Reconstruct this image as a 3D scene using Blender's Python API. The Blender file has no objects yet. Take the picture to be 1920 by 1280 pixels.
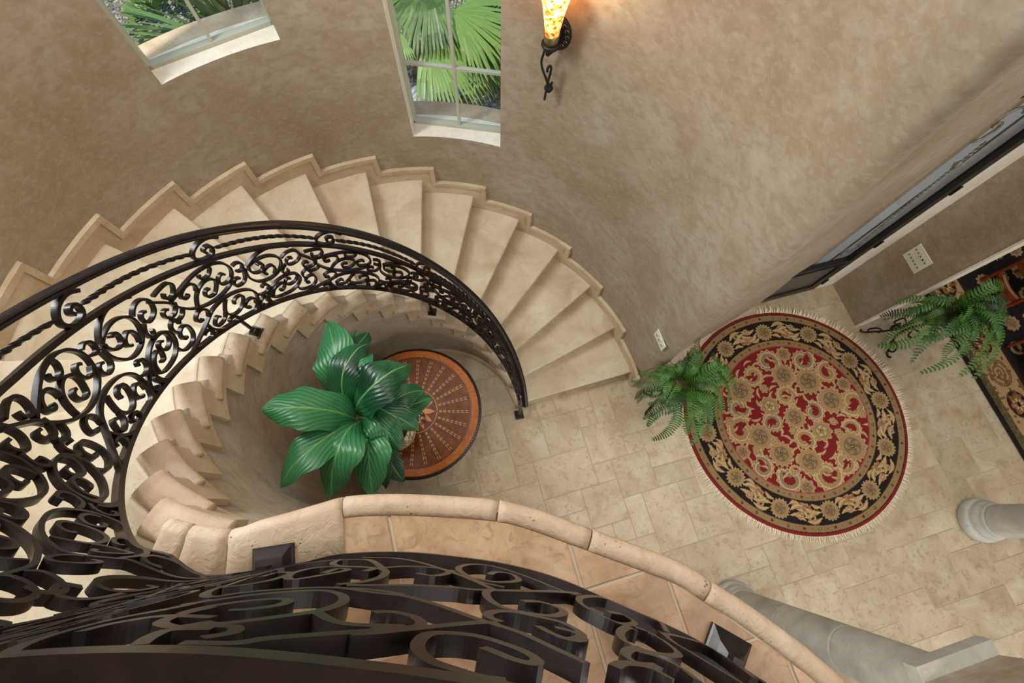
import bpy, bmesh, math, random
import numpy as np
from mathutils import Vector, Matrix
random.seed(7); rng = np.random.default_rng(7)
PI = math.pi
scene = bpy.context.scene
COL = scene.collection
# ------------------------------------------------------------------ calibrated camera
FPX, NU, NV, HC = 914.5, 935.0, 953.7, 5.0057            # focal length (px of 1920), nadir pixel, camera height
n_ = Vector(((NU-960)/FPX, -(NV-640)/FPX, -1.0)).normalized()
Zc = -n_; Xc = (Vector((1,0,0)) - Zc*Zc.x).normalized(); Yc = Zc.cross(Xc)
CAMROT = Matrix((Xc, Yc, Zc))                              # camera vector -> world vector
cam_d = bpy.data.cameras.new('camera'); cam = bpy.data.objects.new('camera', cam_d); COL.objects.link(cam)
cam_d.sensor_width = 36; cam_d.lens = FPX*36/1920; cam_d.clip_start = 0.02; cam_d.clip_end = 200
cam.matrix_world = Matrix.Translation((0,0,HC)) @ CAMROT.to_4x4()
scene.camera = cam
def px(u, v, z):
    d = CAMROT @ Vector(((u-960)/FPX, -(v-640)/FPX, -1.0))
    t = (z-HC)/d.z
    return Vector((d.x*t, d.y*t, z))
# ------------------------------------------------------------------ light and exposure
scene.view_settings.view_transform = 'Standard'; scene.view_settings.look = 'None'
scene.view_settings.gamma = 1.0; scene.view_settings.exposure = 0.12; scene.view_settings.use_curve_mapping = False
world = bpy.data.worlds.new('sky'); scene.world = world; world.use_nodes = True
wn = world.node_tree.nodes; wl = world.node_tree.links
bg = wn['Background']; sky = wn.new('ShaderNodeTexSky'); sky.sky_type = 'HOSEK_WILKIE'; sky.turbidity = 4.0
sky.sun_direction = Vector((-0.12, -0.15, 0.98)).normalized()
wl.new(sky.outputs[0], bg.inputs[0]); bg.inputs[1].default_value = 3.2
def sun(name, d, e, ang, col):
    L = bpy.data.lights.new(name, 'SUN'); L.energy = e; L.angle = ang; L.color = col
    o = bpy.data.objects.new(name, L); COL.objects.link(o); o.rotation_euler = Vector(d).to_track_quat('-Z', 'Y').to_euler(); return o
sun('sun', (0.12, 0.15, -0.98), 3.6, 0.02, (1, 0.95, 0.86))
def area(name, loc, size, power, col, target=None, shape='DISK'):
    L = bpy.data.lights.new(name, 'AREA'); L.shape = shape; L.size = size; L.energy = power; L.color = col
    o = bpy.data.objects.new(name, L); COL.objects.link(o); o.location = loc
    d = Vector(target) - Vector(loc) if target else Vector((0,0,-1))
    o.rotation_euler = d.to_track_quat('-Z', 'Y').to_euler(); return o
area('foyer_fill', (3.6, 0.9, 7.1), 5.5, 250, (1, 0.985, 0.965), None, 'SQUARE')  # added fill: broad unseen light for even brightness in the foyer
area('stair_hall_fill', (-0.9, 2.0, 7.05), 1.6, 45, (1, 0.93, 0.82))  # added fill light above the stair hall, no fixture there
rear_fill = area('assumed_rear_fill', (4.4, -3.85, 1.35), 6.0, 150, (0.98, 0.99, 1.0), (4.0, 1.0, 0.9), 'RECTANGLE'); rear_fill.data.size_y = 2.4  # unseen fill added at the solid rear wall, for assumed daylight from behind
area('under_landing_fill', (0.4, -1.9, 3.35), 0.5, 36, (1, 0.95, 0.88), (3.4, 1.4, 0.9))  # unseen fill added below the landing to brighten the vestibule wall
wd = area('upper_window_fill', (-2.62, 1.53, 5.0), 0.66, 150, (0.93, 0.98, 1.0), (0.9, 1.2, 2.2), 'RECTANGLE'); wd.data.size_y = 2.4  # fill light added in the unseen highest opening, brightens the right wall
# ------------------------------------------------------------------ shared geometry constants
R_ = 0.187                                                 # riser
CX, CY, RO, RI, T0, DT = -0.61475, 0.75276, 2.0076, 0.793, 0.28762, 0.221692
RW = 2.065                                                 # stair wall radius
NST = 20; ZL = NST*R_                                      # landing height 3.74
def th(k): return T0 + DT*(k-1)
def cyl(k, R, z): a = th(k); return Vector((CX+R*math.cos(a), CY+R*math.sin(a), z))
TA = Vector((0.96270, 0.27063)); TB = Vector((-0.27063, 0.96270)); TO = Vector((0.9370, 0.4173))
def tf(u, v, z=0.0): p = TO + TA*u + TB*v; return Vector((p.x, p.y, z))
TROT = math.atan2(TA.y, TA.x)
# ------------------------------------------------------------------ materials
def mat(name, c=(0.5,0.5,0.5), rough=0.5, metal=0.0, spec=None):
    m = bpy.data.materials.new(name); m.use_nodes = True
    b = m.node_tree.nodes['Principled BSDF']; b.inputs['Base Color'].default_value = (*c, 1)
    b.inputs['Roughness'].default_value = rough; b.inputs['Metallic'].default_value = metal
    if spec is not None: b.inputs['Specular IOR Level'].default_value = spec
    return m
def srgb(r, g, b):
    f = lambda c: (c/255/12.92) if c/255 <= 0.04045 else ((c/255+0.055)/1.055)**2.4
    return (f(r), f(g), f(b))
def N(m, t, **kw):
    n = m.node_tree.nodes.new(t)
    for k, v in kw.items():
        if k.startswith('i_'): n.inputs[k[2:].replace('_', ' ')].default_value = v
        else: setattr(n, k, v)
    return n
def LK(m, a, b): m.node_tree.links.new(a, b)
def bsdf(m): return m.node_tree.nodes['Principled BSDF']
def ramp(m, src, stops):
    n = N(m, 'ShaderNodeValToRGB'); e = n.color_ramp.elements
    while len(e) < len(stops): e.new(0.5)
    for el, (p, c) in zip(e, stops): el.position = p; el.color = (*c, 1) if len(c) == 3 else c
    LK(m, src, n.inputs[0]); return n
def coords(m, scale=(1,1,1), kind='Object'):
    tc = N(m, 'ShaderNodeTexCoord'); mp = N(m, 'ShaderNodeMapping'); mp.inputs['Scale'].default_value = scale
    LK(m, tc.outputs[kind], mp.inputs[0]); return mp.outputs[0]
def noise(m, co, scale, detail=4, rough=0.55, dist=0.0):
    n = N(m, 'ShaderNodeTexNoise'); n.inputs['Scale'].default_value = scale; n.inputs['Detail'].default_value = detail
    n.inputs['Roughness'].default_value = rough; n.inputs['Distortion'].default_value = dist
    if co is not None: LK(m, co, n.inputs['Vector'])
    return n
def bump(m, src, strength, dist=0.01):
    b = N(m, 'ShaderNodeBump'); b.inputs['Strength'].default_value = strength; b.inputs['Distance'].default_value = dist
    LK(m, src, b.inputs['Height']); LK(m, b.outputs[0], bsdf(m).inputs['Normal']); return b
def mixc(m, fac, a, b, mode='MIX'):
    n = N(m, 'ShaderNodeMix'); n.data_type = 'RGBA'; n.blend_type = mode
    if hasattr(fac, 'links') or hasattr(fac, 'is_output'): LK(m, fac, n.inputs[0])
    else: n.inputs[0].default_value = fac
    for s, i in ((a, 6), (b, 7)):
        if isinstance(s, tuple): n.inputs[i].default_value = (*s, 1)
        else: LK(m, s, n.inputs[i])
    return n.outputs[2]
def stone(name, cols, rough=0.55, scale=5.0, pits=0.5, rand=0.0, vein=0.35, veincol=None, world=True, bumpk=0.35):
    m = mat(name, rough=rough)
    if world:
        g = N(m, 'ShaderNodeNewGeometry'); co = g.outputs['Position']
    else: co = coords(m)
    oi = N(m, 'ShaderNodeObjectInfo')
    if rand:
        va = N(m, 'ShaderNodeVectorMath', operation='SCALE'); cb = N(m, 'ShaderNodeCombineXYZ')
        LK(m, oi.outputs['Random'], cb.inputs[2]); LK(m, oi.outputs['Random'], cb.inputs[0]); LK(m, cb.outputs[0], va.inputs[0]); va.inputs[3].default_value = 13.0
        ad = N(m, 'ShaderNodeVectorMath', operation='ADD'); LK(m, co, ad.inputs[0]); LK(m, va.outputs[0], ad.inputs[1]); co = ad.outputs[0]
    n1 = noise(m, co, scale, 6, 0.62, 0.6)
    c = ramp(m, n1.outputs[0], [(0.28, cols[0]), (0.5, cols[1]), (0.72, cols[2])]).outputs[0]
    n2 = noise(m, co, scale*4.5, 5, 0.6, 1.2)
    c = mixc(m, ramp(m, n2.outputs[0], [(0.52, (0,0,0)), (0.68, (vein,)*3)]).outputs[0], c, veincol or cols[0])
    if rand:
        mr = N(m, 'ShaderNodeMapRange'); mr.inputs[3].default_value = 1-rand; mr.inputs[4].default_value = 1+rand*0.7
        LK(m, oi.outputs['Random'], mr.inputs[0])
        hs = N(m, 'ShaderNodeHueSaturation'); LK(m, mr.outputs[0], hs.inputs['Value']); LK(m, c, hs.inputs['Color']); c = hs.outputs[0]
    v = N(m, 'ShaderNodeTexVoronoi'); v.inputs['Scale'].default_value = 85; LK(m, co, v.inputs['Vector'])
    n3 = noise(m, co, 9, 2)
    pit = N(m, 'ShaderNodeMath', operation='MULTIPLY')
    LK(m, ramp(m, v.outputs['Distance'], [(0.12, (1,1,1)), (0.24, (0,0,0))]).outputs[0], pit.inputs[0])
    LK(m, ramp(m, n3.outputs[0], [(0.56, (0,0,0)), (0.66, (1,1,1))]).outputs[0], pit.inputs[1])
    pm = N(m, 'ShaderNodeMath', operation='MULTIPLY'); LK(m, pit.outputs[0], pm.inputs[0]); pm.inputs[1].default_value = pits
    c = mixc(m, pm.outputs[0], c, tuple(x*0.35 for x in cols[0]))
    LK(m, c, bsdf(m).inputs['Base Color'])
    h = N(m, 'ShaderNodeMath', operation='SUBTRACT'); LK(m, n2.outputs[0], h.inputs[0]); LK(m, pit.outputs[0], h.inputs[1])
    bump(m, h.outputs[0], bumpk, 0.004)
    return m
def plaster(name, a, b, c, scale=1.0):
    m = mat(name, rough=0.6)
    g = N(m, 'ShaderNodeNewGeometry'); co = g.outputs['Position']
    mp = N(m, 'ShaderNodeMapping'); mp.inputs['Scale'].default_value = (1,1,1.6); mp.inputs['Rotation'].default_value = (0.5,0.4,0.3); LK(m, co, mp.inputs[0])
    n1 = noise(m, co, 1.6*scale, 8, 0.68, 0.15); n2 = noise(m, mp.outputs[0], 11*scale, 6, 0.62, 0.35); n4 = noise(m, mp.outputs[0], 26*scale, 4, 0.6, 0.3)
    col = ramp(m, n1.outputs[0], [(0.32, a), (0.5, b), (0.68, c)]).outputs[0]
    col = mixc(m, ramp(m, n2.outputs[0], [(0.44, (0,0,0)), (0.62, (0.55,)*3)]).outputs[0], col, a)
    col = mixc(m, ramp(m, n4.outputs[0], [(0.50, (0,0,0)), (0.68, (0.45,)*3)]).outputs[0], col, c)
    LK(m, col, bsdf(m).inputs['Base Color']); bump(m, n2.outputs[0], 0.18, 0.004)
    return m
M = {}
M['plaster'] = plaster('plaster', srgb(140,120,97), srgb(158,143,123), srgb(172,161,146))
M['tread'] = stone('tread_travertine', [srgb(180,158,126), srgb(200,184,157), srgb(212,200,180)], 0.5, 3.5, 0.6, 0.03)
M['skirt'] = stone('skirt_travertine', [srgb(176,152,118), srgb(194,174,143), srgb(208,192,164)], 0.55, 5, 0.7, 0.06)
M['nose'] = stone('tumbled_travertine', [srgb(166,140,114), srgb(184,162,136), srgb(198,181,159)], 0.7, 6, 0.9, 0.05, bumpk=1.0)
M['tile'] = stone('floor_tile', [srgb(168,146,116), srgb(188,170,142), srgb(204,192,168)], 0.36, 3.6, 0.15, 0.09, 0.6, srgb(152,128,98), bumpk=0.08)
M['ltile'] = stone('landing_tile', [srgb(128,96,68), srgb(160,128,95), srgb(182,154,122)], 0.42, 6.5, 0.15, 0.06, 0.6, bumpk=0.12)
M['grout'] = mat('grout', srgb(186,172,148), 0.9)
M['column'] = stone('column_stone', [srgb(150,146,136), srgb(172,169,158), srgb(190,187,177)], 0.6, 4, 0.3, 0.0)
M['trimpl'] = plaster('pale_plaster', srgb(214,204,184), srgb(226,219,203), srgb(236,231,220))
m = M['iron'] = mat('wrought_iron', srgb(38,30,27), 0.34, 0.35, 0.55)
_g = N(m,'ShaderNodeNewGeometry'); _n = noise(m, _g.outputs['Position'], 26, 4)
LK(m, ramp(m, _n.outputs[0], [(0.35, srgb(24,19,19)), (0.7, srgb(44,31,28))]).outputs[0], bsdf(m).inputs['Base Color']); bump(m, _n.outputs[0], 0.12, 0.003)
# ------------------------------------------------------------------ mesh helpers
def mesh_obj(name, V, F, m, parent=None, smooth=False, cols=None):
    me = bpy.data.meshes.new(name); me.from_pydata([tuple(v) for v in V], [], F); me.update()
    if smooth: me.polygons.foreach_set('use_smooth', [True]*len(me.polygons))
    if m is not None: me.materials.append(m)
    o = bpy.data.objects.new(name, me); COL.objects.link(o)
    if parent is not None: o.parent = parent
    return o
def fixn(o):
    bm = bmesh.new(); bm.from_mesh(o.data); bmesh.ops.recalc_face_normals(bm, faces=bm.faces); bm.to_mesh(o.data); bm.free(); return o
def tag(o, label, cat, group=None):
    o['label'] = label; o['category'] = cat
    if group: o['group'] = group
    return o
def struct(o, label=None):
    o['kind'] = 'structure'
    if label: o['label'] = label
    return o
def empty(name, loc=(0,0,0)):
    o = bpy.data.objects.new(name, None); COL.objects.link(o); o.location = loc; o.empty_display_size = 0.05; return o
def adopt(child, parent):                      # parent keeping world placement (parent is an unrotated empty)
    child.parent = parent; child.matrix_parent_inverse = Matrix.Translation(-parent.location); return child
def subpart(child, part):                          # sub-part of a part that was built in world coordinates
    child.parent = part; child.matrix_parent_inverse = Matrix.Identity(4); return child
class MB:
    def __init__(s): s.V = []; s.F = []
    def quadbox(s, A, B):                      # two matching 4-point loops -> hexahedron
        i = len(s.V); s.V += [Vector(p) for p in A] + [Vector(p) for p in B]
        s.F += [(i,i+3,i+2,i+1), (i+4,i+5,i+6,i+7)] + [(i+a, i+(a+1)%4, i+4+(a+1)%4, i+4+a) for a in range(4)]
    def box(s, c, sx, sy, sz, rz=0.0):
        c = Vector(c); ca, sa = math.cos(rz), math.sin(rz)
        def P(x,y,z): return c + Vector((x*ca-y*sa, x*sa+y*ca, z))
        s.quadbox([P(-sx,-sy,-sz),P(sx,-sy,-sz),P(sx,sy,-sz),P(-sx,sy,-sz)], [P(-sx,-sy,sz),P(sx,-sy,sz),P(sx,sy,sz),P(-sx,sy,sz)])
    def loft(s, rings, closed=True, caps=True):
        i0 = len(s.V); n = len(rings[0])
        for r in rings: s.V += [Vector(p) for p in r]
        for a in range(len(rings)-1):
            for b in range(n if closed else n-1):
                c = (b+1) % n
                s.F.append((i0+a*n+b, i0+a*n+c, i0+(a+1)*n+c, i0+(a+1)*n+b))
        if caps and closed:
            s.F.append(tuple(i0+b for b in reversed(range(n)))); s.F.append(tuple(i0+(len(rings)-1)*n+b for b in range(n)))
    def lathe(s, prof, c=(0,0,0), n=24, caps=True):
        c = Vector(c)
        s.loft([[c+Vector((r*math.cos(2*PI*a/n), r*math.sin(2*PI*a/n), z)) for a in range(n)] for r, z in prof], True, caps)
    def tube(s, pts, rad, n=6, caps=True):
        pts = [Vector(p) for p in pts]; rings = []; ref = Vector((0,0,1))
        for i, p in enumerate(pts):
            t = (pts[min(i+1, len(pts)-1)] - pts[max(i-1, 0)]).normalized()
            if abs(t.dot(ref)) > 0.95: ref = Vector((1,0,0)) if abs(t.x) < 0.9 else Vector((0,1,0))
            u = t.cross(ref).normalized(); w = t.cross(u); ref = -w if ref.dot(-w) > 0 else w
            r = rad[i] if hasattr(rad, '__len__') else rad
            rings.append([p + (u*math.cos(2*PI*a/n) + w*math.sin(2*PI*a/n))*r for a in range(n)])
        s.loft(rings, True, caps)
    def obj(s, name, m, parent=None, smooth=False, fix=True):
        o = mesh_obj(name, s.V, s.F, m, parent, smooth)
        return fixn(o) if fix else o
def arcslab(k0, k1, ra, rb, z0, z1, n=6, k0b=None, k1b=None):   # slab between two radial lines (inner/outer radius may have different k)
    b = MB(); rings = []
    for i in range(n+1):
        ta = i/n; ka = k0+(k1-k0)*ta; kb = (k0b if k0b is not None else k0)*(1-ta) + (k1b if k1b is not None else k1)*ta
        rings.append([cyl(ka, ra, z0), cyl(kb, rb, z0), cyl(kb, rb, z1), cyl(ka, ra, z1)])
    b.loft(rings); return b
def smooth_curve(pts, n=8):                    # Catmull-Rom through pts (lists of floats)
    P = np.array(pts, float); Q = np.vstack([2*P[0]-P[1], P, 2*P[-1]-P[-2]]); out = []
    for i in range(1, len(Q)-2):
        p0, p1, p2, p3 = Q[i-1], Q[i], Q[i+1], Q[i+2]
        for j in range(n):
            t = j/n
            out.append(0.5*((2*p1)+(-p0+p2)*t+(2*p0-5*p1+4*p2-p3)*t*t+(-p0+3*p1-3*p2+p3)*t**3))
    out.append(P[-1]); return np.array(out)
# ================================================================== FLOOR
def flat_poly(name, pts, z0, z1, m, parent=None):
    b = MB(); n = len(pts); b.V = [Vector((p[0],p[1],z0)) for p in pts] + [Vector((p[0],p[1],z1)) for p in pts]
    b.F = [tuple(reversed(range(n))), tuple(range(n,2*n))] + [(i,(i+1)%n,n+(i+1)%n,n+i) for i in range(n)]
    return b.obj(name, m, parent)
floor = flat_poly('floor', [(-3.2,-4.2),(9.5,-4.2),(9.5,5.2),(3.0,5.2),(3.0,2.75),(0.2,2.75),(-3.2,2.75)], -0.2, -0.004, M['grout'])
struct(floor, 'beige stone tile floor of the entrance hall')
MOD = 0.1906
CELL = [(-4,-4,2,3),(-2,-4,1,1),(-1,-5,2,2),(1,-4,1,2),(-2,-3,2,2),(0,-3,1,1),(0,-2,2,2),(-4,-1,1,1),(-3,-1,3,2),(0,0,1,1),(1,0,2,2),(-3,1,2,1)]
def tile_mesh(w, h, m, t=0.012, g=0.0035, ch=0.0025):
    b = MB(); x, y = w/2-g, h/2-g
    b.loft([[(-x,-y,-t),(x,-y,-t),(x,y,-t),(-x,y,-t)], [(-x,-y,-ch),(x,-y,-ch),(x,y,-ch),(-x,y,-ch)],
            [(-x+ch,-y+ch,0),(x-ch,-y+ch,0),(x-ch,y-ch,0),(-x+ch,y-ch,0)]])
    me = bpy.data.meshes.new('tile'); me.from_pydata([tuple(v) for v in b.V], [], b.F); me.update(); me.materials.append(m); return me
tmesh = {}
def in_view(p, mg=30):
    d = CAMROT.transposed() @ (p - Vector((0,0,HC)))
    if d.z > -0.05: return False
    u, v = 960+FPX*d.x/-d.z, 640-FPX*d.y/-d.z
    return -mg < u < 1920+mg and -mg < v < 1280+mg
for ci in range(-3, 6):
    for cj in range(-4, 4):
        for (a, b_, w, h) in CELL:
            a0 = (a+6*ci)*MOD; b0 = (b_+6*cj)*MOD              # b runs down the tile axis
            u = a0+w*MOD/2; v = -(b0+h*MOD/2)
            if not (-2.6 < u < 4.45 and -3.0 < v < 1.35): continue
            c = tf(u, v)
            if not any(in_view(tf(u+sx*w*MOD/2, v+sy*h*MOD/2)) for sx in (-1,1) for sy in (-1,1)): continue
            rr = math.hypot(c.x-CX, c.y-CY); an = math.atan2(c.y-CY, c.x-CX)
            if rr < 2.3 and rr > 1.05 and 0.45 < an % (2*PI) < 4.6: continue       # under the solid stair
            if u > 3.5 and v > 0.8: continue
            if v > 1.1 and u > 0.9 and (u < 2.1 or u > 3.2): continue
            if c.y < -1.25 - 0.4*max(0.0, c.x-0.4) and c.x < 1.9: continue         # hidden below the landing
            if c.x < -0.3 and c.y < -0.45: continue
            key = (w, h)
            if key not in tmesh: tmesh[key] = tile_mesh(w*MOD, h*MOD, M['tile'])
            o = bpy.data.objects.new('tile', tmesh[key]); COL.objects.link(o); o.location = c; o.rotation_euler.z = TROT; o.parent = floor
# ================================================================== CURVED STAIR WALL with window openings
WIN = [(73.0, 92.6, 1.83, 4.4, 'window_2'), (110.7, 130.8, 2.772, 5.35, 'window_1'), (149.0, 169.0, 3.70, 6.3, 'window_3')]  # the third, unseen opening is added to let in more light
ZT = 7.2; WT = 0.22
plan_pts = []                                               # (x, y, normal towards room nx, ny, theta or None)
Cc = Vector((CX+RW*math.cos(math.radians(14.5)), CY+RW*math.sin(math.radians(14.5)))); Dl = Vector((2.91, 2.185))
dirr = (Dl-Cc).normalized(); nr = Vector((dirr.y, -dirr.x))
for t in (1.2, 1.0, 0.75, 0.5, 0.25): 
    p = Cc.lerp(Dl, t); plan_pts.append((p.x, p.y, nr.x, nr.y, None))
a0 = math.atan2(nr.y, nr.x); a1 = PI+math.radians(16.5)
a0 = a0 if a0 > 0 else a0+2*PI; a1 = a1
rc_ = 0.07; cc_ = Cc + Vector((0.095, 0.035))
for i in range(7):
    a = a0 + (a1-a0)*i/6; plan_pts.append((cc_.x+rc_*math.cos(a), cc_.y+rc_*math.sin(a), math.cos(a), math.sin(a), None))
angs = sorted(set([17.0+2.5*i for i in range(99)] + [w[0] for w in WIN] + [w[1] for w in WIN]))
angs = [a for a in angs if all(abs(a-e) > 0.9 or a == e for w in WIN for e in w[:2])]
for a in angs:
    r = math.radians(a); plan_pts.append((CX+RW*math.cos(r), CY+RW*math.sin(r), -math.cos(r), -math.sin(r), a))
b = MB()
def wv(i, z, out): x, y, nx, ny, _ = plan_pts[i]; o = WT if out else 0.0; return Vector((x-nx*o, y-ny*o, z))
V = b.V; F = b.F
zs_all = [0.0, 0.6, 1.2, 1.83, 2.772, 3.70, 4.4, 5.35, 6.3, ZT]
idx = {}
def vid(i, z, out):
    if (i,z,out) not in idx: idx[(i,z,out)] = len(V); V.append(wv(i,z,out))
    return idx[(i,z,out)]
for i in range(len(plan_pts)-1):
    a, a2 = plan_pts[i][4], plan_pts[i+1][4]
    for z0, z1 in zip(zs_all, zs_all[1:]):
        if a is not None and any(w[0]-0.01 <= a and a2 <= w[1]+0.01 and z0 >= w[2]-1e-6 and z1 <= w[3]+1e-6 for w in WIN): continue
        for out in (0,1): F.append((vid(i,z0,out), vid(i+1,z0,out), vid(i+1,z1,out), vid(i,z1,out)))
wall = mesh_obj('wall_stair', V, F, M['plaster'], None, True)
struct(wall, 'curved beige plaster wall around the stone staircase')
wall.data.validate()
for w in WIN:                                               # reveals
    i0 = [i for i,p in enumerate(plan_pts) if p[4] == w[0]][0]; i1 = [i for i,p in enumerate(plan_pts) if p[4] == w[1]][0]
    b = MB()
    for z in (w[2], w[3]):
        for i in range(i0, i1):
            n = len(b.V); b.V += [wv(i,z,0), wv(i+1,z,0), wv(i+1,z,1), wv(i,z,1)]; b.F.append((n,n+1,n+2,n+3))
    for i in (i0, i1):
        n = len(b.V); b.V += [wv(i,w[2],0), wv(i,w[2],1), wv(i,w[3],1), wv(i,w[3],0)]; b.F.append((n,n+1,n+2,n+3))
    o = b.obj('window_reveal', M['trimpl'], wall, fix=False)
# ------------------------------------------------------------------ windows: flat units behind the curved reveals
M['wframe'] = mat('window_frame', srgb(176,178,160), 0.4)
M['glass'] = mat('window_glass', (0.9,0.95,0.93), 0.02)
m = M['glass']; nt = m.node_tree; nt.nodes.remove(bsdf(m)); tr = N(m,'ShaderNodeBsdfTransparent'); gl = N(m,'ShaderNodeBsdfGlossy'); gl.inputs['Roughness'].default_value = 0.02
mx = N(m,'ShaderNodeMixShader'); mx.inputs[0].default_value = 0.05; tr.inputs[0].default_value = (0.93,0.97,0.94,1)
LK(m, tr.outputs[0], mx.inputs[1]); LK(m, gl.outputs[0], mx.inputs[2]); LK(m, mx.outputs[0], nt.nodes['Material Output'].inputs[0])
def bar(b, P, Q, w, d, nrm):                               # bar from P to Q, width w across in plane, depth d along nrm
    P, Q, nrm = Vector(P), Vector(Q), Vector(nrm).normalized(); t = (Q-P).normalized(); s = t.cross(nrm).normalized()
    A = [P+s*w/2-nrm*d/2, P+s*w/2+nrm*d/2, P-s*w/2+nrm*d/2, P-s*w/2-nrm*d/2]
    b.quadbox(A, [p+(Q-P) for p in A])
PANE = 0.55
for (aa, ab, z0, z1, nm) in WIN:
    Rm = 2.225; A = Vector((CX+Rm*math.cos(math.radians(aa)), CY+Rm*math.sin(math.radians(aa)), 0)); B = Vector((CX+Rm*math.cos(math.radians(ab)), CY+Rm*math.sin(math.radians(ab)), 0))
    am = math.radians((aa+ab)/2); nrm = Vector((-math.cos(am), -math.sin(am), 0)); t = (B-A).normalized(); L = (B-A).length
    root = empty(nm, (A+B)/2+Vector((0,0,z0))); struct(root, {'window_2': 'tall divided window beside the wall sconce', 'window_1': 'tall divided window higher up the curved wall', 'window_3': 'unseen highest window added to the curved wall for more light'}[nm])
    Zv = Vector((0,0,1))
    b = MB(); fw = 0.026
    for P, Q in ((A+Zv*(z0+fw/2), B+Zv*(z0+fw/2)), (A+Zv*(z1-fw/2), B+Zv*(z1-fw/2))): bar(b, P, Q, fw, 0.05, nrm)
    for P in (A+t*fw/2, B-t*fw/2): bar(b, P+Zv*z0, P+Zv*z1, fw, 0.05, nrm)
    adopt(b.obj('frame', M['wframe']), root)
    b = MB(); c = (A+B)/2; bar(b, c+Zv*z0, c+Zv*z1, 0.019, 0.034, nrm); adopt(b.obj('muntin', M['wframe']), root)
    rows = [z0+PANE*i for i in range(1, 7) if z0+PANE*i < z1-0.1]
    for zr in rows:
        b = MB(); bar(b, A+Zv*zr, B+Zv*zr, 0.019, 0.03, nrm); adopt(b.obj('muntin', M['wframe']), root)
    zz = [z0+fw]+rows+[z1-fw]
    for q0, q1 in zip(zz, zz[1:]):
        for s0, s1 in ((fw, L/2-0.012), (L/2+0.012, L-fw)):
            b = MB(); P = A+t*s0; Q = A+t*s1
            b.V = [P+Zv*(q0+.012), Q+Zv*(q0+.012), Q+Zv*(q1-.012), P+Zv*(q1-.012)]; b.F = [(0,1,2,3)]
            adopt(b.obj('pane', M['glass']), root)
    b = MB()                                                # travertine ledge outside
    rr = []
    for i in range(13):
        a = math.radians(aa-3+(ab-aa+6)*i/12); f = lambda R,z: Vector((CX+R*math.cos(a), CY+R*math.sin(a), z))
        rr.append([f(RW+WT-0.03, z0-0.2), f(2.43, z0-0.2), f(2.45, z0-0.03), f(2.43, z0-0.005), f(RW+WT-0.03, z0-0.005)])
    b.loft(rr); adopt(b.obj('outer_sill', M['nose']), root)
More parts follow.
